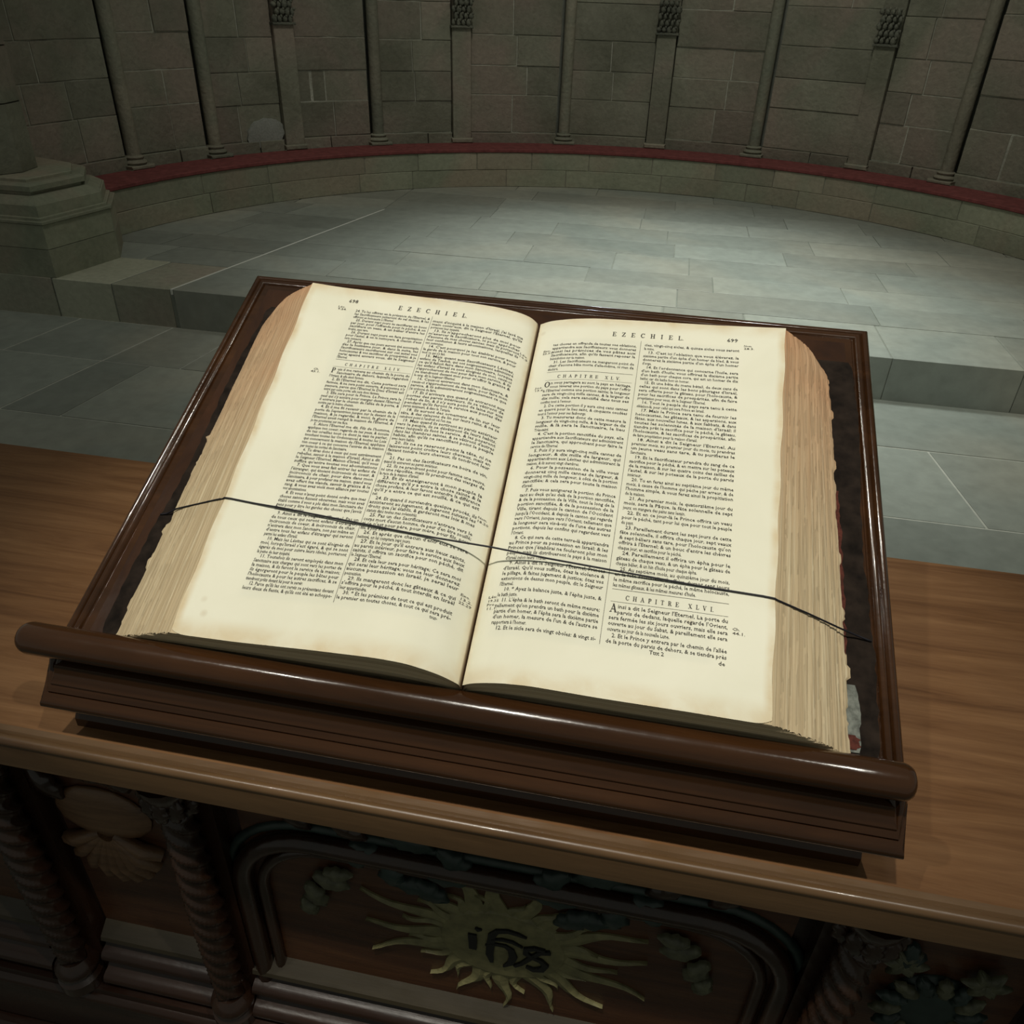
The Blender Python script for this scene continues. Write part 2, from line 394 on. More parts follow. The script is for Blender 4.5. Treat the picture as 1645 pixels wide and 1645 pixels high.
for i in range(len(rowsP) - 1):
    y0, y1 = rowsP[i] + .002, rowsP[i + 1] - .002
    def keep(x0, x1):
        cx = min(max(AC[0], x0), x1)
        return math.hypot(cx - AC[0], y0 - AC[1]) < RB + 0.12
    xs = []; x = hx(y0) + rnd.uniform(0.5, 0.9)
    while x < 3.4: xs.append(x); x += rnd.uniform(0.45, 1.15)
    g0, g1 = (hx(y0), hx(y1)) if y0 < 5.4 else (hx(5.45), hx(5.45))
    L = [(g0, g1)] + [(x, x) for x in xs] + [(4.0, 4.0)]
    for (a0, a1), (b0, b1) in zip(L[:-1], L[1:]):
        if b0 - a0 < 0.1 or not keep(a0, b0): continue
        j = .007 if a0 == g0 else .003
        slab([(a0 + j, y0), (b0 - .003, y0), (b1 - .003, y1), (a1 + j, y1)], ZP, ZP - 0.05, 'paving_slab', M_floor, plat, 0.002, 0.0012)
    L = [(-4.3, -4.3), (g0 - 0.55 - 0.15 * (i % 2), g1 - 0.55 - 0.15 * (i % 2)), (g0, g1)]
    for (a0, a1), (b0, b1) in zip(L[:-1], L[1:]):
        if keep(a0, b0): slab([(a0 + .003, y0), (b0 - .006, y0), (b1 - .006, y1), (a1 + .003, y1)], ZP, ZP - 0.05, 'paving_slab', M_floor, plat, 0.002, 0.0012)
# light mortar strip in the long slanted joint
mesh('mortar_strip', [(hx(3.345) - .006, 3.345, ZP - .03), (hx(3.345) + .006, 3.345, ZP - .03), (hx(5.5) + .006, 5.5, ZP - .03), (hx(5.5) - .006, 5.5, ZP - .03),
     (hx(3.345) - .006, 3.345, ZP - .001), (hx(3.345) + .006, 3.345, ZP - .001), (hx(5.5) + .006, 5.5, ZP - .001), (hx(5.5) - .006, 5.5, ZP - .001)],
     [(0, 3, 2, 1), (4, 5, 6, 7), (0, 1, 5, 4), (1, 2, 6, 5), (2, 3, 7, 6), (3, 0, 4, 7)], simple('white_mortar', (0.62, 0.62, 0.56), 0.9), plat)

# ------------------------------------------------------------------ bench around the apse
A0, A1 = -79.5, 79.5
bench = empty('stone_bench', pol(0, RB + .17, ZP), 'long curved stone bench with a red seat following the apse wall', 'bench')
def arc_block(a0, a1, r0, r1, z0, z1, name, m, parent, bev=0.006, n=None, front_jit=0.0, closed=True):
    """block with a curved or flat face turned towards the apse centre"""
    n = n or max(1, int((a1 - a0) / 3.0))
    V = []; F = []
    fj = rnd.uniform(-front_jit, front_jit)
    rf = r0 + fj; db = math.degrees(bev / r0)
    for k in range(n + 1):
        t = k / n; a = a0 + (a1 - a0) * t; ai = a0 + db + (a1 - a0 - 2 * db) * t
        V += [pol(a, r1, z0), pol(a, r1, z1), pol(a, rf + bev, z1), pol(ai, rf, z1 - bev), pol(ai, rf, z0 + bev), pol(a, rf + bev, z0)]
    for k in range(n):
        for i in range(6): F.append((k * 6 + i, k * 6 + (i + 1) % 6, (k + 1) * 6 + (i + 1) % 6, (k + 1) * 6 + i))
    F.append(tuple(range(6))[::-1]); F.append(tuple(n * 6 + i for i in range(6)))
    return mesh(name, V, F, m, parent)
zc = [ZP, ZP + 0.135, ZS - 0.012]
for ci in range(2):
    a = A0
    while a < A1 - 1:
        b = min(A1, a + rnd.uniform(7, 15)); 
        if A1 - b < 4: b = A1
        arc_block(a + .03, b - .03, RB, RB + .12, zc[ci] + .001, zc[ci + 1] - .001, 'stone_block', M_bench, bench, 0.003, None, 0.0025)
        a = b
arc_block(A0, A1, RB + .0045, RW - .03, ZP, ZS - .013, 'bench_core', M_riser, bench, 0.001)
seat = arc_block(A0, A1, RB - .012, RW - .03, ZS - .012, ZS + 0.012, 'seat', M_red, bench, 0.004, 60)
tag(seat, 'dark red seat covering along the bench')

# ------------------------------------------------------------------ apse wall
V = []; F = []; n = 60; zt_ = 3.6
wallb = struct(arc_block(-92, 98, RW + .10, RW + .45, ZP, zt_, 'wall_back', M_dark_joint, None, 0.002, 64))
cols = [-69.5, -59.0, -37.0, -11.2, 14.8, 39.3, 64.0]
pils = [-48.6, -25.5, 1.5, 28.5, 52.0]
zmat = M_wallm
items = sorted([(c, 'c') for c in cols] + [(p, 'p') for p in pils] + [(-90, 'e'), (97, 'e')])
zs = [ZS - .02, -0.50, -0.235, -0.02, 0.20, 0.46, 0.74, 1.02, 1.32, 1.64, 2.0, 2.4, 2.8, 3.2, 3.6]
for (a, ka), (b, kb) in zip(items[:-1], items[1:]):
    mg = {'c': 0.62, 'p': 1.30, 'e': 0.0}
    # deep narrow slot on the far side of each column
    lo = a + mg[ka] + (0.45 if ka == 'c' and a > 5 else 0); hi = b - mg[kb] - (0.45 if kb == 'c' and b < 5 else 0)
    off = rnd.uniform(-.035, .035)
    # thin bed of light mortar behind the blocks of this bay
    arc_block(lo + .05, hi - .05, RW + .0068, RW + .12, ZS, zt_, 'mortar_bed', zmat, wallb, 0.002, 3)
    for r in range(len(zs) - 1):
        z0 = zs[r] + (off if 1 < r else 0); z1 = zs[r + 1] + (off if r >= 1 else 0)
        if r == len(zs) - 2: z1 = zt_
        if z0 > 0.85:   # above the picture: one stone per bay and course
            cs = [lo, hi]
        else:
            wd = hi - lo; k = rnd.choice([1, 2, 2]) if wd > 6 else 1
            if wd > 18: k = 3
            cs = [lo] + sorted(lo + wd * (q + 1) / k + rnd.uniform(-.18, .18) * wd for q in range(k - 1)) + [hi]
        for c0, c1 in zip(cs[:-1], cs[1:]):
            arc_block(c0 + .035, c1 - .035, RW - (.02 if r == 0 else 0), RW + .10, z0 + .002, z1 - .002, 'stone_block', M_wall, wallb, 0.004, 2, 0.006)
pa = []; rp_ = np.random.RandomState(2)
for k in range(28):
    q = 2 * PI * k / 28; r = 1 + .10 * math.sin(2 * q + 1) + rp_.uniform(-.09, .09)
    pa.append((-52.2 + 2.3 * r * math.cos(q), -.45 + .115 * r * math.sin(q)))
V = [pol(-52.2, RW - .019, -.45)] + [pol(a, RW - .014, z) for a, z in pa] + [pol(a, RW + .01, z) for a, z in pa]
mesh('plaster_patch', V, [(0, 1 + k, 1 + (k + 1) % 28) for k in range(28)] + [(1 + k, 29 + k, 29 + (k + 1) % 28, 1 + (k + 1) % 28) for k in range(28)],
     stone('pale_plaster', (0.24, 0.25, 0.22), (0.32, 0.33, 0.30), None, 0.9, 0, 0.3, 5), wallb, 60)
for c in cols:
    x, y = pol(c, RW + .005)
    cmb = MB().lathe((x, y, 0), [(.047, ZS + .075), (.045, 1.3), (.045, zt_ - .01)], 16)
    co = cmb.build('column', M_col, wallb, 40)
    # moulded base: plinth, two tori with a scotia
    r = RW + .005
    bb = MB().lathe((x, y, 0), [(.060, ZS + .035), (.076, ZS + .040), (.082, ZS + .050), (.076, ZS + .060), (.062, ZS + .064), (.058, ZS + .070), (.064, ZS + .076), (.066, ZS + .083), (.060, ZS + .090), (.046, ZS + .094)], 16)
    bb.build('column_base', M_col, co, 40)
    arc_block(c - 1.5, c + 1.5, RW - .085, RW + .08, ZS + .012, ZS + .036, 'plinth', M_col, co, 0.006, 2)
for p in pils:
    po = arc_block(p - 1.3, p + 1.3, RW - .035, RW + .10, ZS + .012, 0.27, 'pilaster', M_wall, wallb, 0.006, 2)
    arc_block(p - 1.3, p + 1.3, RW - .030, RW + .10, 0.275, zt_ - .02, 'pilaster', M_wall, wallb, 0.006, 2)
    arc_block(p - 1.5, p + 1.5, RW - .055, RW + .02, ZS + .013, ZS + .05, 'pilaster_base', M_col, po, 0.008, 2)
    cp = MB()
    for lv in range(5):
        for k in range(4):
            az = p - 1.15 + 2.3 * (k + .5 * (lv % 2) ) / 3.5
            X = pol(az, RW - .045 - .004 * lv, 0.30 + .045 * lv)
            q_ = rnd.uniform(.75, 1.25); cp.ell(X, (.020 * q_, .020 * rnd.uniform(.6, 1.3), .026 * rnd.uniform(.7, 1.15)), 7, 5)
            X = pol(az + .22, RW - .052 - .004 * lv, 0.318 + .045 * lv)
            cp.ell(X, (.009, .016, .012), 6, 5)
    co = cp.build('capital', M_carve, wallb, 60); tag(co, 'dark carved capital with rows of small leaves')
    co2 = arc_block(p - 1.5, p + 1.5, RW - .055, RW, 0.262, 0.280, 'necking', M_carve, co, 0.004, 2)

# ------------------------------------------------------------------ piers flanking the apse
def pier(sx, name):
    root = None
    def P(poly, z0, z1, nm, m, bev=0.006, par=None):
        pp = [(-0.257 * 0 + x if sx > 0 else 2 * AC[0] - x, y) for x, y in poly]
        return slab(pp, z1, z0, nm, m, par, bev)
    base = [(-3.075, 3.347), (-2.985, 3.80), (-3.16, 4.10), (-4.3, 4.3), (-4.3, 3.347)]
    def ins(d): return [(-3.075 - d, 3.347 + d), (-2.985 - d * 1.2, 3.80 - d * .3), (-3.16 - d, 4.10 - d), (-4.3, 4.3), (-4.3, 3.347 + d)]
    root = P(base, ZP, ZP + .15, name, M_bench); struct(root)
    P(ins(0), ZP + .152, -0.592, 'plinth_block', M_bench, .006, root)
    P(ins(-.010), -0.590, -0.575, 'fillet', M_bench, .005, root)
    P(ins(.008), -0.575, -0.560, 'fillet', M_bench, .005, root)
    P(ins(.022), -0.560, -0.500, 'plinth_block', M_bench, .006, root)
    P(ins(.026), -0.500, -0.468, 'moulding', M_bench, .055, root)
    P(ins(.100), -0.468, -0.450, 'fillet', M_bench, .006, root)
    P(ins(.080), -0.448, -0.412, 'torus', M_bench, .018, root)
    P(ins(.130), -0.412, -0.395, 'fillet', M_bench, .006, root)
    zz = [-0.395, -0.06, 0.2, 0.46, 0.75, 1.1, 1.5, 2.0, 2.6, 3.6]
    for a, b in zip(zz[:-1], zz[1:]):
        q = [(-3.40, 3.50), (-3.33, 3.62), (-3.36, 3.78), (-3.50, 3.95), (-4.3, 4.2), (-4.3, 3.50)]
        P(q, a + .003, b - .003, 'shaft_block', M_wall, .006, root)
    return root
pier(1, 'wall_left'); pier(-1, 'wall_right')

# ------------------------------------------------------------------ the carved table
ZT = -0.10; YF, YB = -0.057, 0.455; TX0, TX1 = -1.02, 1.11; XC = 0.047
table = empty('altar_table', (XC, 0.2, ZF), 'heavy carved wooden communion table with a walnut top under the lectern', 'table')
prof = [(YF + .03, ZT - .045), (YF + .004, ZT - .045), (YF + .001, ZT - .042), (YF - .001, ZT - .0125)]
for k in range(9):
    q = math.radians(-40 + 130 * k / 8)
    prof.append((YF + .0035 - .0055 * math.cos(q), ZT - .0060 + .0055 * math.sin(q)))
prof += [(YF + .0060, ZT - .0014), (YF + .0082, ZT - .0042), (YF + .0105, ZT - .0012), (YF + .016, ZT), (YB - .004, ZT), (YB, ZT - .004), (YB, ZT - .041), (YB - .004, ZT - .045)]
# the top and its front edge are one worktop, the edge moulding a strip of its own
k0 = 19
topm = MB().sweep_x([(YF + .016, ZT - .045), (YF + .016, ZT)] + prof[-4:], TX0, TX1).build('tabletop', M_top, table, 30)
ed = MB().sweep_x(prof[1:-4] + [(YF + .016, ZT - .045)], TX0, TX1).build('edge_moulding', M_edge, table, 30)
YP = YF + .085                                     # recessed panel plane
zb0, zb1 = -0.60, -0.165
MB().box(TX0 + .04, TX1 - .04, YP, YB - .03, ZF + .07, ZT - .045).build('carcass', M_carc, table)
# rail under the top
MB().sweep_x([(YP, ZT - .045), (YF + .028, ZT - .045), (YF + .030, ZT - .060), (YF + .045, ZT - .068), (YF + .050, ZT - .082), (YP, ZT - .085)], TX0 + .03, TX1 - .03).build('top_rail', M_carc, table, 30)
# bottom mouldings and projecting base
def rail(z, d, name='base_moulding', x0=TX0 + .03, x1=TX1 - .03, m=None):
    y = YP - d
    pf = [(YP + .01, z), (YP - .004, z), (YP - .006, z - .004), (y + .018, z - .010), (y + .014, z - .014)]
    for k in range(7):
        q = math.radians(80 - 160 * k / 6); pf.append((y + .010 - .010 * math.cos(q), z - .026 + .011 * math.sin(q)))
    pf += [(y + .012, z - .040), (YP + .01, z - .042)]
    return MB().sweep_x(pf, x0, x1).build(name, m or M_carc, table, 35)
# lower molding per panel between columns
colx = [XC - .585 - 0.0, XC - .352, XC + .352, XC + .585]
colx = [-0.531, -0.303, 0.397, 0.624]
bays = [(TX0 + .03, -0.570), (-0.492, -0.333), (-0.275, 0.368), (0.426, 0.585), (0.662, TX1 - .03)]
for b0, b1 in bays:
    MB().sweep_x([(YP + .01, -.557), (YP - .003, -.557), (YP - .022, -.572), (YP - .024, -.578), (YP + .01, -.580)], b0, b1).build('sill', M_sill, table)
    rail(-0.580, .034, x0=b0, x1=b1); rail(-0.618, .044, x0=b0, x1=b1)
MB().box(TX0 + .03, TX1 - .03, YP - .048, YP + .01, -0.80, -0.660).build('base_panel', M_carc, table)
rail(-0.658, .056); rail(-0.80, .075)
MB().box(TX0 + .02, TX1 - .02, YP - .075, YB - .02, ZF, ZF + .10).build('foot_plinth', M_carc, table)
MB().box(TX0 + .03, TX1 - .03, YP - .055, YP + .01, -0.985, -0.842).build('base_panel', M_carc, table)
# panels with arched mouldings
def arch(x0, x1, z0, z1, rr, tube_r, y, name, m, parent, sub=0.0):
    P = [(x0, z0)]
    P += [(x0, z1 - rr)]
    for k in range(1, 9): 
        q = PI - PI / 2 * k / 8; P.append((x0 + rr + rr * math.cos(q), z1 - rr + rr * math.sin(q)))
    for k in range(0, 9):
        q = PI / 2 - PI / 2 * k / 8; P.append((x1 - rr + rr * math.cos(q), z1 - rr + rr * math.sin(q)))
    P += [(x1, z0)]
    return MB().tube([(a, y, b) for a, b in P], tube_r, 10).build(name, m, parent, 60)
pan = MB().box(-0.255, 0.350, YP - .004, YP + .006, -0.560, -0.19).build('front_panel', M_burl, table)
arch(-0.262, 0.357, -0.600, -0.285, .10, .012, YP - .012, 'arch_moulding', M_carcz, table)
arch(-0.240, 0.335, -0.575, -0.305, .09, .007, YP - .008, 'arch_moulding', M_carcz, table)
arch(-0.279, 0.374, -0.600, -0.268, .11, .006, YP - .004, 'arch_moulding', M_green, table)
for s0, s1 in ((-0.492, -0.335), (0.428, 0.585), (-0.95, -0.575), (0.67, 1.04)):
    MB().box(s0, s1, YP - .004, YP + .004, -0.560, -0.19).build('front_panel', M_burl, table)
# sunburst
def ray_poly(cx, cz, ang, r0, r1, w0, wav, ph, ex=1.0, ez=1.0):
    L = []; R_ = []; n = 9
    for k in range(n + 1):
        t = k / n; r = r0 + (r1 - r0) * t
        wv = wav * math.sin(ph + t * 6.5) * (0.3 + t) * (1 - .15 * t)
        hw = w0 * (1 - t) * .5 * (1 + .25 * math.sin(t * PI)) + .0002
        c, s = math.cos(ang), math.sin(ang)
        px, pz = r * c - wv * s, r * s + wv * c
        L.append((cx + ex * (px - hw * s), cz + ez * (pz + hw * c))); R_.append((cx + ex * (px + hw * s), cz + ez * (pz - hw * c)))
    return L, R_
SX, SZ = 0.050, -0.418; YSU = YP - .005
sun = MB()
n = 40
sun.add([(SX, YSU - .0060, SZ)] + [(SX + .072 * math.cos(2 * PI * k / n), YSU - .0045, SZ + .062 * math.sin(2 * PI * k / n)) for k in range(n)]
        + [(SX + .078 * math.cos(2 * PI * k / n), YSU + .001, SZ + .068 * math.sin(2 * PI * k / n)) for k in range(n)],
        [(0, 1 + (k + 1) % n, 1 + k) for k in range(n)] + [(1 + k, 1 + (k + 1) % n, 1 + n + (k + 1) % n, 1 + n + k) for k in range(n)])
sunb = sun.build('sunburst', M_gold, table, 40); tag(sunb, 'dull gold carved sunburst with wavy rays at the centre of the front')
nr = 32
for k in range(nr):
    ang = 2 * PI * (k + .3) / nr + rnd.uniform(-.05, .05)
    ln = (0.162 if k % 2 == 0 else 0.118) + rnd.uniform(-.015, .012)
    if abs(math.sin(ang)) > .6: ln *= .9
    L, R2 = ray_poly(SX, SZ, ang, .055, ln, .023 if k % 2 == 0 else .018, .0065, rnd.uniform(0, 6), 1.06, .92)
    m_ = len(L)
    V = [(x, YSU - .0012, z) for x, z in L] + [(x, YSU - .0012, z) for x, z in R2] + [(((a[0] + b[0]) / 2), YSU - .0040, (a[1] + b[1]) / 2) for a, b in zip(L, R2)] + \
        [(x, YSU + .002, z) for x, z in L] + [(x, YSU + .002, z) for x, z in R2]
    F = []
    for q in range(m_ - 1):
        F += [(q, q + 1, 2 * m_ + q + 1, 2 * m_ + q), (2 * m_ + q, 2 * m_ + q + 1, m_ + q + 1, m_ + q), (3 * m_ + q, 3 * m_ + q + 1, q + 1, q), (m_ + q, m_ + q + 1, 4 * m_ + q + 1, 4 * m_ + q)]
    mesh('ray', V, F, M_gold, sunb)
def ribbon(pts, ws, y0, y1, name, m, parent):
    """flat pen stroke of varying width, slightly raised"""
    P = np.array(pts, float); V = []; F = []; k = len(P)
    for i in range(k):
        t = P[min(i + 1, k - 1)] - P[max(i - 1, 0)]; t /= np.linalg.norm(t); nn = np.array([-t[1], t[0]])
        a, b = P[i] + nn * ws[i] / 2, P[i] - nn * ws[i] / 2
        V += [(a[0], y0, a[1]), (b[0], y0, b[1]), (a[0], y1, a[1]), (b[0], y1, b[1])]
    for i in range(k - 1):
        o = i * 4; F += [(o + 2, o + 3, o + 7, o + 6), (o, o + 2, o + 6, o + 4), (o + 1, o + 5, o + 7, o + 3), (o, o + 4, o + 5, o + 1)]
    F += [(0, 1, 3, 2), ((k - 1) * 4, (k - 1) * 4 + 2, (k - 1) * 4 + 3, (k - 1) * 4 + 1)]
    return V, F
mono = MB()
def st(pts, ws): 
    P = [(SX + a, SZ + b) for a, b in pts]
    V, F = ribbon(P, ws, YSU - .0030, YSU - .0074 - .0002 * len(mono.V) / 30, '', None, None); mono.add(V, F)
# i
st([(-.035, .016), (-.034, .000), (-.034, -.014)], [.010, .010, .009])
st([(-.031, .030), (-.028, .027), (-.024, .029)], [.003, .0055, .002])
# h with curled ascender, bar and curved foot
st([(.028, .030), (.018, .034), (.006, .036), (-.006, .032), (-.012, .022), (-.013, .005), (-.014, -.018), (-.011, -.034)], [.002, .005, .006, .007, .009, .010, .009, .004])
st([(-.019, .000), (-.006, .006), (.004, .006), (.011, .000), (.014, -.014), (.011, -.028), (.003, -.038)], [.002, .005, .006, .008, .010, .008, .002])
st([(-.012, .013), (.000, .018), (.012, .017), (.024, .010)], [.002, .0045, .0045, .002])
# s written like a figure with a crossing stroke
st([(.056, .010), (.044, .006), (.034, -.008), (.024, -.024), (.016, -.032)], [.006, .006, .006, .005, .004])
st([(.050, .012), (.038, .013), (.028, .008), (.028, .000), (.036, -.006), (.046, -.010), (.052, -.018), (.048, -.028), (.038, -.032), (.030, -.028)], [.004, .006, .007, .007, .005, .006, .008, .008, .006, .003])
mo = mono.build('monogram', M_iron, sunb); tag(mo, 'black blackletter monogram ihs')

def leaf(cx, cz, ang, ln, wd, m, parent, name='carved_leaf', curl=.006, y=None, lobes=3):
    y = YP - .004 if y is None else y
    n = 10; V = []; F = []
    for i in range(n + 1):
        t = i / n; hw = wd * math.sin(PI * min(1, t * .93 + .05)) ** .8 * (1 + .28 * math.sin(t * lobes * 2 * PI)) * .5 + .0003
        c, s = math.cos(ang), math.sin(ang); px = ln * t
        for j, f in enumerate((-1, -.5, 0, .5, 1)):
            d = f * hw; hgt = curl * (1 - f * f * .6) * math.sin(PI * (t * .8 + .15)) - (.002 if j == 2 else 0)
            V.append((cx + px * c - d * s, y - hgt - .001, cz + px * s + d * c))
    for i in range(n):
        for j in range(4): F.append((i * 5 + j, i * 5 + j + 1, (i + 1) * 5 + j + 1, (i + 1) * 5 + j))
    k = len(V)
    V += [(v[0], y + .001, v[2]) for v in V]
    rim = [i * 5 for i in range(n + 1)] + [n * 5 + j for j in range(1, 5)] + [i * 5 + 4 for i in range(n - 1, -1, -1)] + [3, 2, 1]
    for a, b in zip(rim, rim[1:] + rim[:1]): F.append((a, b, b + k, a + k))
    F.append(tuple(r + k for r in rim))
    return mesh(name, V, F, m, parent, 60)
# twisted columns
def twisted(x):
    z0, z1 = -0.605, -0.235; y = YP - .036; n = 27; m_ = 130; V = []; F = []
    for i in range(m_ + 1):
        t = i / m_; z = z0 + (z1 - z0) * t
        for k in range(n):
            q = 2 * PI * k / n
            r = .0165 + .0032 * (1 - abs(math.sin(1.5 * q + t * PI * 13)) * 2) + .003 * math.sin(PI * t)
            V.append((x + r * math.cos(q), y + r * math.sin(q), z))
    for i in range(m_):
        for k in range(n): F.append((i * n + k, i * n + (k + 1) % n, (i + 1) * n + (k + 1) % n, (i + 1) * n + k))
    F += [tuple(range(n))[::-1], tuple(m_ * n + k for k in range(n))]
    o = mesh('twisted_column', V, F, M_carcz, table, 180)
    MB().lathe((x, y, z0), [(.029, -.054), (.029, -.036), (.022, -.030), (.028, -.022), (.028, -.014), (.022, -.006), (.018, 0)], 20).build('column_base', M_carcz, o, 40)
    MB().lathe((x, y, z1), [(.018, -.002), (.023, .003), (.018, .008), (.021, .025), (.029, .045), (.031, .052), (.031, .058)], 16).build('capital', M_carcz, o, 60)
    for k in range(5):
        a = math.radians(200 + 35 * k)
        leaf(x + .020 * math.cos(a), z1 + .006, PI / 2 - .35 * math.cos(a) , .036, .017, M_carcz, o, 'acanthus_leaf', .006, y + .021 * math.sin(a))
    return o
for x in colx: twisted(x)
for x in colx:
    MB().box(x - .030, x + .030, YP - .02, YP + .01, -0.665, ZT - .083).build('pilaster', M_carcz, table)
# carved foliage, leaves one by one
# clusters in the spandrels of the central panel (dark green, foil gilded) 
for sx in (-1, 1):
    X = lambda x: XC + sx * x
    A = lambda a: math.radians(a) if sx > 0 else PI - math.radians(a)
    for (dx, z, a, l, wd, m) in ((.218, -.345, 200, .045, .022, M_ggold), (.228, -.365, 245, .045, .022, M_ggold), (.205, -.335, 180, .035, .016, M_ggold), (.235, -.395, 250, .035, .018, M_ggold),
                                 (.085, -.300, 180, .055, .026, M_green), (.10, -.320, 215, .050, .024, M_green), (.13, -.295, 250, .045, .026, M_green),
                                 (.15, -.28, 300, .04, .022, M_green), (.12, -.325, 190, .045, .022, M_green), (.17, -.275, 200, .06, .024, M_green),
                                 (.07, -.255, 220, .05, .026, M_green), (.13, -.24, 200, .06, .026, M_green), (.19, -.235, 215, .05, .02, M_carcz), (.245, -.225, 230, .05, .02, M_carcz)):
        leaf(X(dx), z, A(a), l, wd, m, table, y=YP - .010, curl=.010)
# left side panel: burr shell cartouche
sh = MB(); cx, cz = -0.430, -0.345
for k in range(9):
    q = math.radians(200 + 140 * k / 8)
    sh.tube([(cx + .010 * math.cos(q), YP - .010, cz + .012 * math.sin(q)), (cx + .045 * math.cos(q), YP - .014, cz + .060 * math.sin(q)), (cx + .066 * math.cos(q), YP - .006, cz + .092 * math.sin(q))], [.006, .010, .009], 8)
sh.ell((cx, YP - .006, cz + .03), (.062, .010, .045), 16, 8)
so = sh.build('carved_shell', M_shell, table, 70); tag(so, 'brown carved shell in the left side panel')
for (x, z, a, l, wd) in ((-.49, -.21, -30, .06, .03), (-.46, -.20, -50, .06, .03), (-.43, -.20, -90, .05, .03), (-.40, -.20, -120, .06, .03), (-.37, -.21, -140, .06, .03), (-.36, -.23, 200, .05, .025),
                        (-.50, -.24, -60, .06, .025), (-.41, -.19, -45, .05, .028), (-.45, -.19, 225, .05, .028)):
    leaf(x, z, math.radians(a), l, wd, M_carcz, table, y=YP - .012, curl=.012)
# right side panel: shield wreathed in leaves and a star flower
rp = MB(); cx, cz = 0.500, -0.370
rp.ell((cx, YP - .004, cz), (.045, .012, .055), 18, 8)
ro = rp.build('carved_boss', M_green, table, 60); tag(ro, 'dark green boss ringed with gilded leaves in the right side panel')
for k in range(14):
    q = 2 * PI * k / 14
    leaf(cx + .026 * math.cos(q), cz + .032 * math.sin(q), q + .35, .032, .014, M_ggold if k % 2 else M_green, table, y=YP - .012, curl=.008)
for (fx, fz) in ((0.535, -0.300), (0.455, -0.290)):
    for k in range(6):
        q = 2 * PI * k / 6
        leaf(fx, fz, q, .024, .012, M_ggold, table, 'petal', .006, YP - .014, 1)
for (x, z, a, l) in ((.45, -.205, -20, .05), (.50, -.20, -40, .05), (.54, -.205, 200, .05), (.59, -.21, 230, .05), (.595, -.25, 250, .05), (.455, -.26, -80, .05)):
    leaf(x, z, math.radians(a), l, .024, M_green, table, y=YP - .010, curl=.010)
# gilded ring on a red cushion ground at the far right
for sx_ in (-1, 1):
    xx = XC + sx_ * .62 + (0.0)

# ------------------------------------------------------------------ lectern (board frame: u along, v up the slope, n out)
T = 0.4056; ct, sn = math.cos(T), math.sin(T)
def B(u, v, n): return (u, v * ct - n * sn, v * sn + n * ct)
lect = empty('table_lectern', (0, 0.2, ZT), 'dark polished mahogany table lectern with sloping moulded board', 'lectern')
U0, U1, V0, V1 = -0.3745, 0.3745, -0.0665, 0.504
def arcp(cd, ch, r, a0, a1, n): return [(cd - r * math.sin(math.radians(a0 + (a1 - a0) * k / n)), ch + r * math.cos(math.radians(a0 + (a1 - a0) * k / n))) for k in range(n + 1)]
ring = [(.009, -.0360)] + arcp(.0078, -.0296, .0078, 150, 15, 16) + [(.0108, -.0210), (.0112, -.0228), (.0120, -.0222)] + arcp(.0130, -.0210, .0012, 80, 20, 3) + \
       [(.0172, -.0180), (.0175, -.0162)] + arcp(.0192, -.0160, .0016, 85, 10, 4) + [(.0215, -.0132), (.0240, -.0105), (.0262, -.0070), (.0280, -.003), (.030, 0)]
side = [(.004, -.034), (.001, -.033), (0, -.030), (0, -.014), (.0003, -.011), (.0010, -.008), (.0018, -.006), (.0035, -.003), (.0060, -.0010), (.0085, -.0015), (.0095, -.0034),
        (.0102, -.0040), (.0110, -.0034), (.0122, -.0006), (.0150, .0008), (.0178, -.0004), (.0192, -.0030), (.0200, -.0034), (.0212, -.0030), (.023, 0)]
# same number of loops on the side profile
def resamp(pf, n):
    L = [0]
    for p, q in zip(pf, pf[1:]): L.append(L[-1] + math.hypot(q[0] - p[0], q[1] - p[1]))
    t = [L[-1] * k / (n - 1) for k in range(n)]
    return list(zip(np.interp(t, L, [p[0] for p in pf]), np.interp(t, L, [p[1] for p in pf])))
side = resamp(side, len(ring))
V = []; F = []
for (db, hb), (ds, hs) in zip(ring, side):
    us0, us1 = U0 + ds, U1 - ds; vb, vt = V0 + db, V1 - ds; dm = db * .45
    V += [B(U0 + dm, vb, hb), B(U1 - dm, vb, hb), B(us1, -.030, hs), B(us1, vt, hs), B(us0, vt, hs), B(us0, -.030, hs)]
n = len(ring)
for i in range(n - 1):
    for k in range(6): F.append((i * 6 + k, i * 6 + (k + 1) % 6, (i + 1) * 6 + (k + 1) % 6, (i + 1) * 6 + k))
F.append(tuple(range(6))[::-1]); F.append(tuple((n - 1) * 6 + k for k in range(6)))
mesh('board', V, F, M_mahog, lect, 45)
# raised flat field of the board
MBf = MB(); 
MBf.add([B(u, v, h) for h in (-.006, .0006) for (u, v) in ((U0 + .030, -.030), (U1 - .030, -.030), (U1 - .030, V1 - .030), (U0 + .030, V1 - .030))],
        [(3, 2, 1, 0), (4, 5, 6, 7), (0, 1, 5, 4), (1, 2, 6, 5), (2, 3, 7, 6), (3, 0, 4, 7)])
MBf.build('inner_panel', M_mahog_v, lect)
# book stop: round bar with domed ends
P = []; R = []
ua, ub = -0.393, 0.371; rr = .0148
for u, k in ((ua, .55), (ua + .002, .80), (ua + .005, .93), (ua + .009, 1.0)): P.append(B(u, -.0205, .0148)); R.append(rr * k)
for k in range(1, 20): P.append(B(ua + .009 + (ub - ua - .018) * k / 20, -.0205, .0148)); R.append(rr)
for u, k in ((ub - .009, 1), (ub - .005, .93), (ub - .002, .80), (ub, .55)): P.append(B(u, -.0205, .0148)); R.append(rr * k)
MB().tube(P, R, 28).build('book_stop', M_mahog, lect, 50)
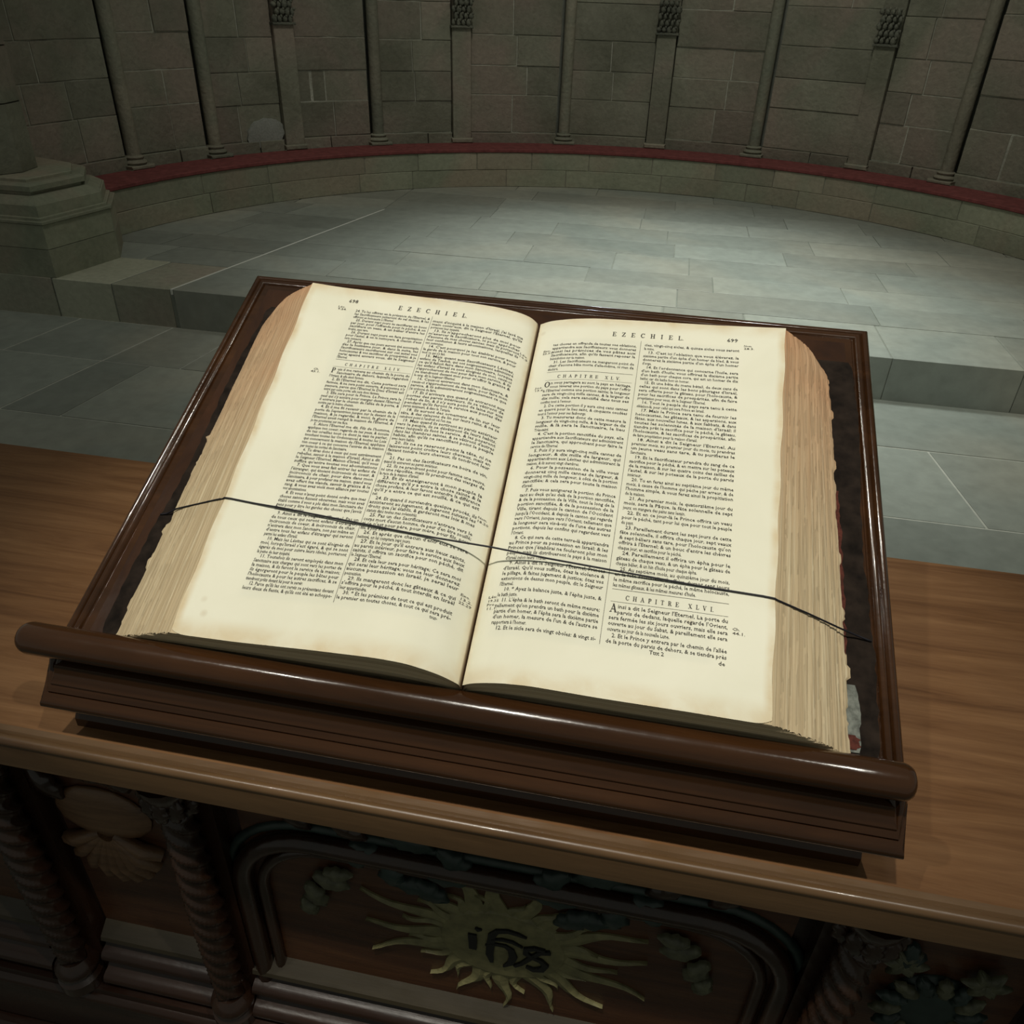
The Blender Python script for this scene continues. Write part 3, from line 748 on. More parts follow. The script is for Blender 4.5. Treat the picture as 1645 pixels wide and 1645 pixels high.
# wedge-shaped base
def under(y): return y * math.tan(T) - .034 / ct
yb0, yb1 = -0.024, 0.425
V = [(x, y, z) for x in (-.362, .352) for (y, z) in ((yb0, ZT + .016), (yb1, ZT + .016), (yb1, under(yb1)), (yb0, under(yb0)))]
mesh('base', V, [(0, 1, 2, 3), (7, 6, 5, 4), (0, 4, 5, 1), (1, 5, 6, 2), (2, 6, 7, 3), (3, 7, 4, 0)], M_mahog, lect)
MB().sweep_x([(yb0 - .004, ZT), (yb0 - .004, ZT + .010), (yb0, ZT + .016), (yb1, ZT + .016), (yb1 + .004, ZT + .010), (yb1 + .004, ZT)], -.366, .356).build('base_moulding', M_mahog, lect, 30)

# ------------------------------------------------------------------ the book
bible = empty('open_bible', B(0.0, 0.2, 0.001), 'thick old open bible lying on the lectern, yellowed pages in two columns', 'book')
VB, VT = -0.0055, 0.4300
prof_L_top = [(0, .0150), (.0016, .0262), (.008, .0343), (.022, .0405), (.046, .0450), (.074, .0475), (.117, .0494), (.175, .0512), (.227, .0530), (.262, .0560)]
prof_L_bot = [(0, .0170), (.0016, .0285), (.007, .0350), (.019, .0455), (.043, .0560), (.069, .0575), (.124, .0525), (.193, .0440), (.256, .0400)]
prof_R_top = [(0, .0150), (.0016, .0255), (.013, .0320), (.038, .0385), (.065, .0423), (.126, .0453), (.192, .0481), (.264, .0530)]
prof_R_bot = [(0, .0170), (.0016, .0285), (.011, .0370), (.033, .0460), (.058, .0500), (.113, .0480), (.180, .0488), (.246, .0480)]
def smooth_prof(pf, N_=300):
    w_ = pf[-1][0]; t = np.linspace(0, 1, N_ + 1); h = np.interp(t * w_, [p[0] for p in pf], [p[1] for p in pf])
    for _ in range(90):
        g = h.copy(); g[1:-1] = (h[:-2] + 2 * h[1:-1] + h[2:]) / 4
        k = np.clip((t * w_ - .002) / .02, 0, 1)
        h = h * (1 - k) + g * k
    return t, h, w_
SP = {}
for s_, a_, b_ in ((-1, prof_L_top, prof_L_bot), (1, prof_R_top, prof_R_bot)): SP[s_] = (smooth_prof(b_), smooth_prof(a_))
def gut(w): return .0108 + (.0040 - .0108) * w
def edge_d(s, w): return (1 - w) * SP[s][0][2] + w * SP[s][1][2]
def page_h(s, f, w):
    """height over the board at fraction f from gutter to fore-edge, w from tail to head"""
    (t, hb, _), (_, ht, _) = SP[s]
    w = np.clip(w, 0, 1)
    return np.interp(f, t, hb) * (1 - w) + np.interp(f, t, ht) * w
def page_pt(s, u, v, off=0.0):
    w = (v - VB) / (VT - VB); d = (u - gut(w)) * s; f = np.clip(d / edge_d(s, w), 0, 1)
    h = page_h(s, f, w) + off
    return np.stack([u, v * ct - h * sn, v * sn + h * ct], -1)
def make_page(s):
    nf, nw = 110, 48; V = []; UV = []; F = []
    fs = np.linspace(0, 1, nf + 1) ** 1.5
    rr = np.random.RandomState(5 + s)
    for j in range(nw + 1):
        w = j / nw
        for i, f in enumerate(fs):
            d = f * edge_d(s, w); v = VB + (VT - VB) * w
            # rounded worn corners at the fore-edge and softly curved tail
            if f > .93:
                k = (f - .93) / .07
                if w < .04: v += .004 * k ** 3 * (1 - w / .04)
            d += .0007 * math.sin(w * 37 + s) * (f ** 8)
            u = gut(w) + s * d
            h = float(page_h(s, f, w)) + .0004
            V.append(B(u, v, h)); UV.append((f, w))
    m_ = nf + 1
    for j in range(nw):
        for i in range(nf): F.append((j * m_ + i, j * m_ + i + 1, (j + 1) * m_ + i + 1, (j + 1) * m_ + i) if s > 0 else (j * m_ + i, (j + 1) * m_ + i, (j + 1) * m_ + i + 1, j * m_ + i + 1))
    # underside gives the leaf its thickness
    k = len(V)
    V += [(v[0], v[1] + .0006 * sn, v[2] - .0006 * ct) for v in V]; UV += UV
    F += [tuple(i + k for i in f[::-1]) for f in F]
    rim = list(range(m_)) + [j * m_ + nf for j in range(1, nw + 1)] + [nw * m_ + i for i in range(nf - 1, -1, -1)] + [j * m_ for j in range(nw - 1, 0, -1)]
    for a, b in zip(rim, rim[1:] + rim[:1]): F.append((a, b, b + k, a + k))
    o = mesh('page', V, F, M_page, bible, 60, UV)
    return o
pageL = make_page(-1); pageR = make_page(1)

def make_block(s):
    """all the leaves beneath the open page: ridged fore-edge, tail and head"""
    rs = np.random.RandomState(11 + s); NL, NV = 84, 150
    off = rs.uniform(-1, 1, NL + 1) * .00045
    wid = (.328, .3155) if s > 0 else (.3155, .327)
    gath = [] if s < 0 else [.2, .38, .55, .72, .86]
    V = []; UV = []; F = []
    jag = np.zeros(NV + 1)
    for _ in range(30):
        c = rs.randint(0, NV + 1); jag[max(0, c - 2):c + 2] += rs.uniform(-.0015, .0025)
    tailj = rs.uniform(0, .0022, NL + 1)
    if s < 0: tailj[NL // 2:] -= .0
    for j in range(NV + 1):
        w = j / NV
        ue = edge_d(s, w) + s * gut(w); ub = (wid[0] if s > 0 else wid[0]) * (1 - w) + (wid[1] if s < 0 else wid[0] - .004) * w
        for i in range(NL + 1):
            t = i / NL
            he = float(page_h(s, 1.0, w)) - .0004
            h = he * (1 - t) + .0055 * t
            bul = .010 * math.sin(PI * t) * (1 if s > 0 else .7)
            u = ue + (ub - ue) * t + bul * .6 + off[i]
            for g in gath: u -= .0022 * math.exp(-((t - g - .01 * math.sin(w * 5)) / .012) ** 2)
            u += .00025 * math.sin(w * 40 + i * 1.7) * (t > .1) + .00012 * rs.uniform(-1, 1)
            if i > NL - 6 and (s > 0 or w < .55): u += jag[j] * (i - NL + 6) / 6
            v = VB + (VT - VB) * w
            # head corner rounds down; tail leaves splay a little
            if w < .04: v += tailj[i] * (1 - w / .04)
            if w > .90: u -= (.002 + .010 * t) * ((w - .90) / .10) ** 3 - (.007 if s < 0 else .002) * math.sin(PI * t) * ((w - .90) / .10)
            V.append(B(s * u, v, h)); UV.append((t, w))
    m_ = NL + 1
    for j in range(NV):
        for i in range(NL): F.append((j * m_ + i, j * m_ + i + 1, (j + 1) * m_ + i + 1, (j + 1) * m_ + i))
    # uppermost leaf beneath the open page
    k = len(V); nf = 40; nw = 24
    for a in range(nw + 1):
        w = a / nw
        for b in range(nf + 1):
            f = (b / nf) ** 1.5; V.append(B(gut(w) + s * f * (edge_d(s, w) + .0006), VB + .0008 + (VT - VB - .001) * w, float(page_h(s, f, w)) - .0006)); UV.append((0.03, w))
    for a in range(nw):
        for b in range(nf): F.append((k + a * (nf + 1) + b, k + a * (nf + 1) + b + 1, k + (a + 1) * (nf + 1) + b + 1, k + (a + 1) * (nf + 1) + b))
    # tail and head faces
    for w, row in ((0, 0), (1, NV)):
        k = len(V); nf = 60; nl = 30
        for a in range(nl + 1):
            q = a / nl; i = int(round(q * NL)); e = V[row * m_ + i]
            for b in range(nf + 1):
                f = b / nf
                hp = float(page_h(s, f, w)) - .0004
                h0 = .0055
                h = hp * (1 - q) + h0 * q
                uu = gut(w) + s * f * edge_d(s, w)
                if b == nf: V.append(e)
                else:
                    spread = (abs(V[row * m_ + i][0] - gut(w))) / edge_d(s, w)
                    uu = gut(w) + s * f * edge_d(s, w) * spread
                    V.append(B(uu, (VB + tailj[i] if w == 0 else VT), h))
                UV.append((q, w + f * .0))
        for a in range(nl):
            for b in range(nf): F.append((k + a * (nf + 1) + b, k + a * (nf + 1) + b + 1, k + (a + 1) * (nf + 1) + b + 1, k + (a + 1) * (nf + 1) + b))
    o = mesh('leaf_block', V, F, M_fore, bible, 50, UV)
    return o
bl = make_block(-1); br = make_block(1)
bl['kind'] = 'stuff'; br['kind'] = 'stuff'
tag(bl, 'stack of leaves with smooth fore-edge stained reddish towards the head')
tag(br, 'stack of leaves with grooved fore-edge')
# covers
def cover(s):
    rs = np.random.RandomState(3 + s); ue = .350 if s > 0 else .331; n = 60
    out = []
    for k in range(n + 1):
        v = -.0052 + (.439 + .0052) * k / n
        r = ue + rs.uniform(-.0012, .0012) + .002 * math.sin(v * 23)
        if k in (0, n): r -= .004
        out.append((s * r, v))
    poly = [(s * .002, -.0052)] + out + [(s * .002, .439)]
    V = [B(u, v, h) for h in (.0009, .0048) for u, v in poly]; m_ = len(poly)
    F = [tuple(range(m_))[::-1], tuple(range(m_, 2 * m_))] + [(i, (i + 1) % m_, m_ + (i + 1) % m_, m_ + i) for i in range(m_)]
    o = mesh('cover', V, F, M_leather, bible); tag(o, 'worn black leather cover board'); return o
cover(-1); cover(1)
rs = np.random.RandomState(8)
def strip(u0, v0, v1, wd, h, name, m, n=14, jag=.0015):
    L = []; R_ = []
    for k in range(n + 1):
        v = v0 + (v1 - v0) * k / n; L.append((u0 - .012, v)); R_.append((u0 + wd * (.75 + .5 * math.sin(PI * k / n)) + rs.uniform(-jag, jag), v))
    poly = L + R_[::-1]; m_ = len(poly)
    V = [B(a, b, hh) for hh in (h, h + .0007) for a, b in poly]
    return mesh(name, V, [tuple(range(m_))[::-1], tuple(range(m_, 2 * m_))] + [(i, (i + 1) % m_, m_ + (i + 1) % m_, m_ + i) for i in range(m_)], m, bible)
tag(strip(.3275, .000, .058, .0080, .0050, 'endpaper', M_marble), 'torn grey blue marbled endpaper')
tag(strip(.3275, .002, .014, .0065, .0058, 'endpaper', M_redspot, 8), 'red spot of the marbled endpaper')
tag(strip(.3275, .080, .26, .0012, .0051, 'endpaper', M_redspot, 30, .0012), 'narrow ragged reddish edge of the endpaper')

# ------------------------------------------------------------------ printed text
GL = {}
def glyph(ch):
    if ch in GL: return GL[ch]
    cu = bpy.data.curves.new('g', 'FONT'); cu.body = ch; cu.resolution_u = 1; cu.size = 1; cu.offset = 0.010
    ob = bpy.data.objects.new('g', cu); C.objects.link(ob)
    dg = bpy.context.evaluated_depsgraph_get(); dg.update()
    ev = ob.evaluated_get(dg); me = ev.to_mesh()
    V = np.array([v.co[:2] for v in me.vertices]).reshape(-1, 2); F = [tuple(p.vertices) for p in me.polygons]
    ev.to_mesh_clear()
    def width(sx):
        cu.body = sx; bpy.context.evaluated_depsgraph_get().update(); return ob.evaluated_get(bpy.context.evaluated_depsgraph_get()).dimensions.x
    adv = width('l' + ch + 'l') - width('ll')
    bpy.data.objects.remove(ob); bpy.data.curves.remove(cu)
    GL[ch] = (V, F, adv); return GL[ch]
# headings in a serif face: strokes (x0,y0,x1,y1,width) on a unit cap height
TN, TK = .07, .17
SER = {
 'E': (.72, [(.2, 0, .2, 1, TK), (.05, .03, .68, .03, TN), (.05, .97, .66, .97, TN), (.2, .5, .5, .5, TN), (.66, .03, .70, .27, TN), (.64, .97, .67, .76, TN), (.5, .38, .5, .62, TN)]),
 'Z': (.72, [(.14, .04, .58, .96, TK), (.08, .03, .66, .03, TN), (.08, .97, .64, .97, TN), (.66, .03, .68, .26, TN), (.09, .97, .08, .76, TN)]),
 'C': (.78, [(.70, .78, .62, .92, TN), (.62, .92, .42, .98, .09), (.42, .98, .22, .86, .12), (.22, .86, .13, .62, .15), (.13, .62, .13, .38, TK), (.13, .38, .22, .14, .15), (.22, .14, .42, .02, .12), (.42, .02, .60, .06, .09), (.60, .06, .72, .24, TN), (.70, 1.0, .70, .72, TN)]),
 'H': (.88, [(.2, 0, .2, 1, TK), (.68, 0, .68, 1, TK), (.2, .5, .68, .5, TN), (.05, .03, .35, .03, TN), (.05, .97, .35, .97, TN), (.53, .03, .83, .03, TN), (.53, .97, .83, .97, TN)]),
 'I': (.42, [(.2, 0, .2, 1, TK), (.05, .03, .35, .03, TN), (.05, .97, .35, .97, TN)]),
 'L': (.68, [(.2, 0, .2, 1, TK), (.05, .03, .62, .03, TN), (.05, .97, .35, .97, TN), (.60, .03, .64, .30, TN)]),
 'A': (.84, [(.40, 1, .12, 0, TN), (.38, 1, .68, 0, TK), (.22, .36, .56, .36, TN), (.02, .03, .24, .03, TN), (.54, .03, .82, .03, TN)]),
 'P': (.70, [(.2, 0, .2, 1, TK), (.05, .03, .38, .03, TN), (.05, .97, .42, .97, TN), (.42, .97, .56, .88, .12), (.56, .88, .56, .60, TK), (.56, .60, .42, .48, .12), (.42, .48, .2, .48, TN)]),
 'R': (.80, [(.2, 0, .2, 1, TK), (.05, .03, .36, .03, TN), (.05, .97, .42, .97, TN), (.42, .97, .56, .88, .12), (.56, .88, .56, .62, TK), (.56, .62, .42, .50, .12), (.42, .50, .2, .50, TN), (.42, .5, .66, .04, TK), (.60, .03, .80, .03, TN)]),
 'T': (.74, [(.36, 0, .36, 1, TK), (.20, .03, .52, .03, TN), (.06, .97, .66, .97, TN), (.07, .97, .06, .74, TN), (.65, .97, .66, .74, TN)]),
 'X': (.80, [(.14, 1, .62, 0, TK), (.62, 1, .14, 0, TN), (.02, .97, .28, .97, TN), (.5, .97, .76, .97, TN), (.02, .03, .26, .03, TN), (.5, .03, .78, .03, TN)]),
 'V': (.80, [(.14, 1, .40, 0, TK), (.64, 1, .40, 0, TN), (.02, .97, .28, .97, TN), (.52, .97, .76, .97, TN)]),
 'O': (.84, [(.40, .98, .2, .86, .1), (.2, .86, .12, .62, .15), (.12, .62, .12, .38, TK), (.12, .38, .2, .14, .15), (.2, .14, .40, .02, .1), (.40, .02, .60, .14, .1), (.60, .14, .70, .38, .15), (.70, .38, .70, .62, TK), (.70, .62, .60, .86, .15), (.60, .86, .40, .98, .1)]),
 '.': (.30, [(.10, .05, .20, .05, .12)]), ' ': (.45, []),
}
class Ink:
    def __init__(s, side): s.s = side; s.V = []; s.F = []; s.n = 0
    def put(s, P, F):
        s.V.append(P); s.F += [tuple(i + s.n for i in f) for f in F]; s.n += len(P)
    def line(s, txt, x0, x1, v, size, justify=True, sx=.62):
        adv = sum(glyph(c)[2] for c in txt) * size
        k = (x1 - x0) / adv if justify else sx
        x = x0
        for c in txt:
            V, F, a = glyph(c)
            if len(V): s.put(np.stack([x + V[:, 0] * size * k, v + V[:, 1] * size], 1), F)
            x += a * size * k
        return x
    def serif(s, txt, x0, x1, v, h):
        tot = sum(SER[c][0] for c in txt); nl = len(txt)
        k = h * .95; gap = ((x1 - x0) - tot * k) / max(1, nl - 1 - ('.' in txt)); x = x0
        for c in txt:
            wd, S = SER[c]
            if c == '.': x -= gap
            for a, b, c2, d, tw in S:
                p, q = np.array([a, b]), np.array([c2, d]); t = (q - p) / np.linalg.norm(q - p); nn = np.array([-t[1], t[0]]) * tw / 2; e = t * .02
                R = np.array([p - nn - e, q - nn + e, q + nn + e, p + nn - e]); s.put(np.stack([x + R[:, 0] * k, v + R[:, 1] * h], 1), [(0, 1, 2, 3)])
            x += wd * k + gap
    def rule(s, u0, v0, u1, v1, wd):
        n = 40; p = np.array([u0, v0]); q = np.array([u1, v1]); t = (q - p) / np.linalg.norm(q - p); nn = np.array([-t[1], t[0]]) * wd / 2
        P = []; 
        for i in range(n + 1): c = p + (q - p) * i / n; P += [c - nn, c + nn]
        s.put(np.array(P), [(2 * i, 2 * i + 2, 2 * i + 3, 2 * i + 1) for i in range(n)])
    def build(s, name, parent, m, lab=None):
        P = np.concatenate(s.V); W = page_pt(s.s, P[:, 0], P[:, 1], .00075)
        o = mesh(name, W, s.F, m, parent, None, None, False); o['kind'] = 'stuff'
        if lab: tag(o, lab)
        return o
T43 = ["24. Tu les offriras en la présence de l'Eternel, & les Sacrificateurs jetteront du sel dessus, & les offriront en holocauste à l'Eternel.",
 "25. Durant sept jours tu sacrifieras un bouc par jour, pour l'offrande pour le péché; & on sacrifiera un veau, & un bélier d'entre les brebis, sans tare.",
 "26. Durant sept jours on fera propitiation pour l'autel, & on le nettoyera, & chacun d'eux sera consacré.",
 "27. Après que ces jours auront été accomplis, dès le huitième jour, & dans la suite, les Sacrificateurs sacrifieront sur cet autel vos holocaustes & vos sacrifices de prospérités; & je serai apaisé envers vous, dit le Seigneur l'Eternel."]
T44 = ["Puis il me ramena au chemin de la porte du Sanctuaire de dehors, laquelle regardoit l'Orient, & elle étoit fermée.",
 "2. Et l'Eternel me dit, Cette porte-ci sera fermée, & ne sera point ouverte, & personne n'y passera, parce que l'Eternel le Dieu d'Israël est entré par cette porte; elle sera donc fermée.",
 "3. Elle sera pour le Prince. Le Prince sera le seul qui s'y assiéra pour manger devant l'Eternel; il entrera par le chemin de l'allée de la porte, & sortira par le même chemin.",
 "4. Et il me fit revenir par le chemin de la porte du Septentrion jusque sur le devant de la maison, & je regardai, & voici, la gloire de l'Eternel avoit rempli la maison de l'Eternel, & je me prosternai sur ma face.",
 "5. Alors l'Eternel me dit, Fils de l'homme, applique ton coeur, regarde de tes yeux, & écoute de tes oreilles tout ce dont je vais te parler, touchant toutes les Ordonnances & toutes les Loix qui concernent la maison de l'Eternel; applique ton coeur à ce qui concerne l'entrée de la maison par toutes les sorties du Sanctuaire.",
 "6. Tu diras donc à ceux qui sont extrêmement rebelles, savoir à la maison d'Israël, Ainsi a dit le Seigneur l'Eternel, Maison d'Israël, qu'il vous suffise qu'entre toutes vos abominations",
 "7. Que vous avez fait entrer les enfans de l'étranger, qui étoient incirconcis de coeur, & incirconcis de chair, pour être dans mon Sanctuaire, & pour profaner ma maison, quand vous avez offert ma viande, savoir la graisse & le sang, & vous avez violé mon alliance par toutes vos abominations.",
 "8. Et vous n'avez point donné ordre que mes choses saintes fussent observées, mais vous avez établi comme il vous a plu dans mon Sanctuaire des gens pour y être les gardes des choses que j'avois commandé de garder.",
 "9. Ainsi a dit le Seigneur l'Eternel, Pas un de tous ceux qui seront enfans d'étranger, incirconcis de coeur, & incirconcis de chair, n'entrera dans mon Sanctuaire, non pas même un d'entre tous les enfans d'étranger qui seront parmi les enfans d'Israël.",
 "10. Mais les Lévites qui se sont éloignés de moi, lorsqu'Israël s'est égaré, & qui se sont égarés de moi pour suivre leurs idoles, porteront la peine de leur iniquité.",
 "11. Toutefois ils seront employés dans mon Sanctuaire aux charges qui sont vers les portes de la maison, & ils feront le service de la maison; ils égorgeront pour le peuple les bêtes pour l'holocauste & pour les autres sacrifices, & se tiendront prêts devant lui pour le servir.",
 "|12. Parce qu'ils les ont servis se présentans devant | leurs dieux de fiente, & qu'ils ont été en achoppe-"]
T44b = ["ment d'iniquité à la maison d'Israël, j'ai levé ma main contr'eux, dit le Seigneur l'Eternel, qu'ils porteront leur iniquité.",
 "13. Ils n'approcheront plus de moi pour m'exercer la Sacrificature, ni pour approcher d'aucune de mes choses saintes; mais ils porteront leur confusion & leurs abominations, lesquelles ils ont commises.",
 "14. C'est pourquoi je les établirai pour avoir la garde de la maison pour tout son service, & pour tout ce qui s'y fait.",
 "15. Mais quant aux Sacrificateurs Lévites, enfans de Tsadok, qui ont soigneusement administré ce qu'il falloit faire dans mon Sanctuaire, lorsque les enfans d'Israël se sont éloignés de moi, ceux-ci s'approcheront de moi pour faire mon service, & ils se tiendront devant moi pour m'offrir la graisse & le sang, dit le Seigneur l'Eternel.",
 "16. Ceux-ci entreront dans mon Sanctuaire, & ceux-ci s'approcheront de ma table, pour faire mon service, & ils administreront soigneusement ce que j'ai ordonné de faire.",
 "17. Et il arrivera que quand ils entreront aux portes des parvis intérieurs, ils se vêtiront de robes de lin, & il n'y aura point de laine sur eux pendant qu'ils feront le service aux portes des parvis intérieurs, & dans le Temple.",
 "18. Ils auront des ornemens de lin sur leur tête, & des caleçons de lin sur leurs reins, & ne se ceindront point à l'endroit où l'on sue.",
 "19. Mais quand ils sortiront au parvis extérieur vers le peuple, ils se dévêtiront de leurs habits, avec lesquels ils font le service, & les poseront dans les chambres saintes, & se vêtiront d'autres habits, afin qu'ils ne sanctifient point le peuple avec leurs habits.",
 "20. Ils ne se raseront point la tête, ni ne laisseront point croître leurs cheveux, mais en faisant tondre leurs cheveux, ils tondront leur tête.",
 "21. Pas un des Sacrificateurs ne boira de vin, quand ils entreront au parvis intérieur.",
 "22. Ils ne prendront point pour femme une veuve, ni une répudiée, mais ils prendront des vierges de la race de la maison d'Israël.",
 "23. Et ils enseigneront à mon peuple la différence qu'il y a entre la chose sainte & la chose profane, & leur feront entendre la différence qu'il y a entre ce qui est souillé, & ce qui est net.",
 "24. Et quand il surviendra quelque procès, ils assisteront au jugement, & jugeront suivant les droits que j'ai établis, & garderont mes loix & mes statuts dans toutes mes solennités.",
 "25. Pas un des Sacrificateurs n'entrera vers le corps mort d'aucun homme, de peur d'en être souillé; si ce n'est pour père, pour mère, pour fils, pour fille, & pour frère.",
 "26. Et après que chacun d'entr'eux se sera nettoyé, on lui comptera sept jours.",
 "27. Et le jour qu'il entrera aux lieux saints, au parvis intérieur, pour faire le service aux lieux saints, il offrira un sacrifice pour son péché, dit le Seigneur l'Eternel.",
 "28. Et cela leur sera pour héritage; Ce sera moi qui serai leur héritage; vous ne leur donnerez aucune possession en Israël, je serai leur possession.",
 "29. Ils mangeront donc les gâteaux & ce qui s'offrira pour le péché, & tout interdit en Israël leur appartiendra.",
 "30. * Et les prémices de tout ce qui est produit | le premier en toutes choses, & tout ce qui sera pré-"]
T45 = ["On vous partagera au sort le pays en héritage, vous léverez une portion du pays pour l'offrir à l'Eternel comme une portion sainte; la longueur sera de vingt-cinq mille cannes, & la largeur de dix mille; cela sera sanctifié dans tous ses confins tout à l'entour.",
 "2. De cette portion il y aura cinq cens cannes en quarré pour le lieu saint, & cinquante coudées tout à l'entour pour ses faubourgs.",
 "3. Tu mesureras donc de cette mesure la longueur de vingt-cinq mille, & la largeur de dix mille, & là sera le Sanctuaire, le lieu Très-saint.",
 "4. C'est la portion sanctifiée du pays, elle appartiendra aux Sacrificateurs qui administrent le Sanctuaire, qui approchent pour faire le service de l'Eternel.",
 "5. Puis il y aura vingt-cinq mille cannes de longueur, & dix mille de largeur, qui appartiendront aux Lévites qui administrent la maison, & ils auront vingt chambres.",
 "6. Pour la possession de la ville vous donnerez cinq mille cannes de largeur, & vingt-cinq mille de longueur, à côté de la portion sanctifiée; & cela sera pour toute la maison d'Israël.",
 "7. Puis vous assignerez la portion du Prince tant au deçà qu'au delà de la portion sanctifiée, & de la possession de la Ville, tout le long de la portion sanctifiée, & de la possession de la Ville, tirant depuis le canton de l'Occident jusqu'à l'Occident, & depuis le canton qui regarde vers l'Orient, jusque vers l'Orient; tellement que la longueur sera vis-à-vis de l'une des autres portions, depuis les confins qui regardent vers l'Orient.",
 "8. Ce qui sera de cette terre-là appartiendra au Prince pour sa possession en Israël; & les Princes que j'établirai ne fouleront plus mon peuple, mais ils distribueront le pays à la maison d'Israël selon leurs Tribus.",
 "9. Ainsi a dit le Seigneur l'Eternel, Princes d'Israël, Qu'il vous suffise, ôtez la violence & le pillage, & faites jugement & justice; ôtez vos extorsions de dessus mon peuple, dit le Seigneur l'Eternel.",
 "10. * Ayez la balance juste, & l'épha juste, & le bath juste.",
 "11. L'épha & le bath seront de même mesure; tellement qu'on prendra un bath pour la dixième partie d'un homer, & l'épha sera la dixième partie d'un homer, la mesure de l'un & de l'autre se rapportera à l'homer.",
 "|12. Et le sicle sera de vingt oboles: & vingt si-"]
T45a = ["tes choses en offrande de toutes vos oblations, appartiendra aux Sacrificateurs: vous donnerez aussi les prémices de vos pâtes aux Sacrificateurs, afin qu'ils fassent reposer la bénédiction sur ta maison.",
 "31. Les Sacrificateurs ne mangeront point de chair d'aucune bête morte d'elle-même, ni rien de déchiré."]
T45b = ["cles, vingt-cinq sicles, & quinze sicles vous seront la mine.",
 "13. C'est ici l'oblation que vous éléverez, la sixième partie d'un épha d'un homer de bled, & vous donnerez la sixième partie d'un épha d'un homer d'orge.",
 "14. Et l'ordonnance qui concerne l'huile, sera d'un bath d'huile; vous offrirez la dixième partie d'un bath pour chaque core, qui est un homer de dix baths; car dix baths font un homer.",
 "15. Et une bête du menu bétail, de deux cens de celles qui sont dans les bons pâturages d'Israël, sera offerte pour le gâteau, pour l'holocauste, & pour les sacrifices de prospérités, afin de faire propitiation pour vous, dit le Seigneur l'Eternel.",
 "16. Tout le peuple du pays sera tenu à cette oblation-là, pour celui qui sera Prince en Israël.",
 "17. Mais le Prince sera tenu de fournir les holocaustes, les gâteaux, & les aspersions, aux fêtes, aux nouvelles lunes, & aux Sabbats, & dans toutes les solennités de la maison d'Israël; il tiendra prêt le sacrifice pour le péché, le gâteau, l'holocauste, & les sacrifices de prospérités, afin de faire propitiation pour la maison d'Israël.",
 "18. Ainsi a dit le Seigneur l'Eternel, Au premier mois, au premier jour du mois, tu prendras un jeune veau sans tare, & tu purifieras le Sanctuaire.",
 "19. Et le Sacrificateur prendra du sang de ce sacrifice pour le péché, & en mettra sur les poteaux de la maison, & sur les quatre coins des saillies de l'autel, & sur les poteaux de la porte du parvis intérieur.",
 "20. Tu en feras ainsi au septième jour du même mois, à cause de l'homme qui péche par erreur, & de l'homme simple, & vous ferez ainsi la propitiation de la maison.",
 "21. Au premier mois, le quatorzième jour du mois, sera la Pâque, la fête solennelle de sept jours; on mangera des pains sans levain.",
 "22. Et en ce jour-là le Prince offrira un veau pour le péché, tant pour lui que pour tout le peuple du pays.",
 "23. Pareillement durant les sept jours de cette fête solennelle, il offrira chaque jour, sept veaux & sept béliers sans tare, pour l'holocauste qu'on offrira à l'Eternel; & un bouc d'entre les chèvres chaque jour, en sacrifice pour le péché.",
 "24. Pareillement il offrira un épha pour le gâteau de chaque veau, & un épha pour le gâteau de chaque bélier, & un hin d'huile pour chaque épha.",
 "25. Au septième mois, au quinzième jour du mois, en la fête solennelle, il offrira durant sept jours le même sacrifice pour le péché, le même holocauste, les mêmes gâteaux, & les mêmes mesures d'huile."]
T46 = ["Ainsi a dit le Seigneur l'Eternel, La porte du parvis de dedans, laquelle regarde l'Orient, sera fermée les six jours ouvriers, mais elle sera ouverte au jour du Sabat, & pareillement elle sera ouverte au jour de la nouvelle Lune.",
 "|2. Et le Prince y entrera par le chemin de l'allée | de la porte du parvis de dehors, & se tiendra près"]
def wrap(paras, nch, drop=False):
    out = []
    for pi, p in enumerate(paras):
        words = p.lstrip('|').split(' '); cur = '' if (pi == 0) else '    '
        lim = 200 if p[0] == '|' else (nch - 4 if (drop and pi == 0) else nch)
        nl = 0
        for w_ in words:
            t = cur + (' ' if cur.strip() else '') + w_
            if w_ == '|': lim = 200; out.append((cur, True, False)); cur = ''; continue
            if len(t) > lim and cur.strip():
                out.append((cur, True, nl < 2 and drop and pi == 0)); cur = w_; nl += 1
                lim = nch - 4 if (drop and pi == 0 and nl < 2) else nch
            else: cur = t
        out.append((cur, p[-1] not in '.;' , nl < 2 and drop and pi == 0))
    return out
LP = .00490
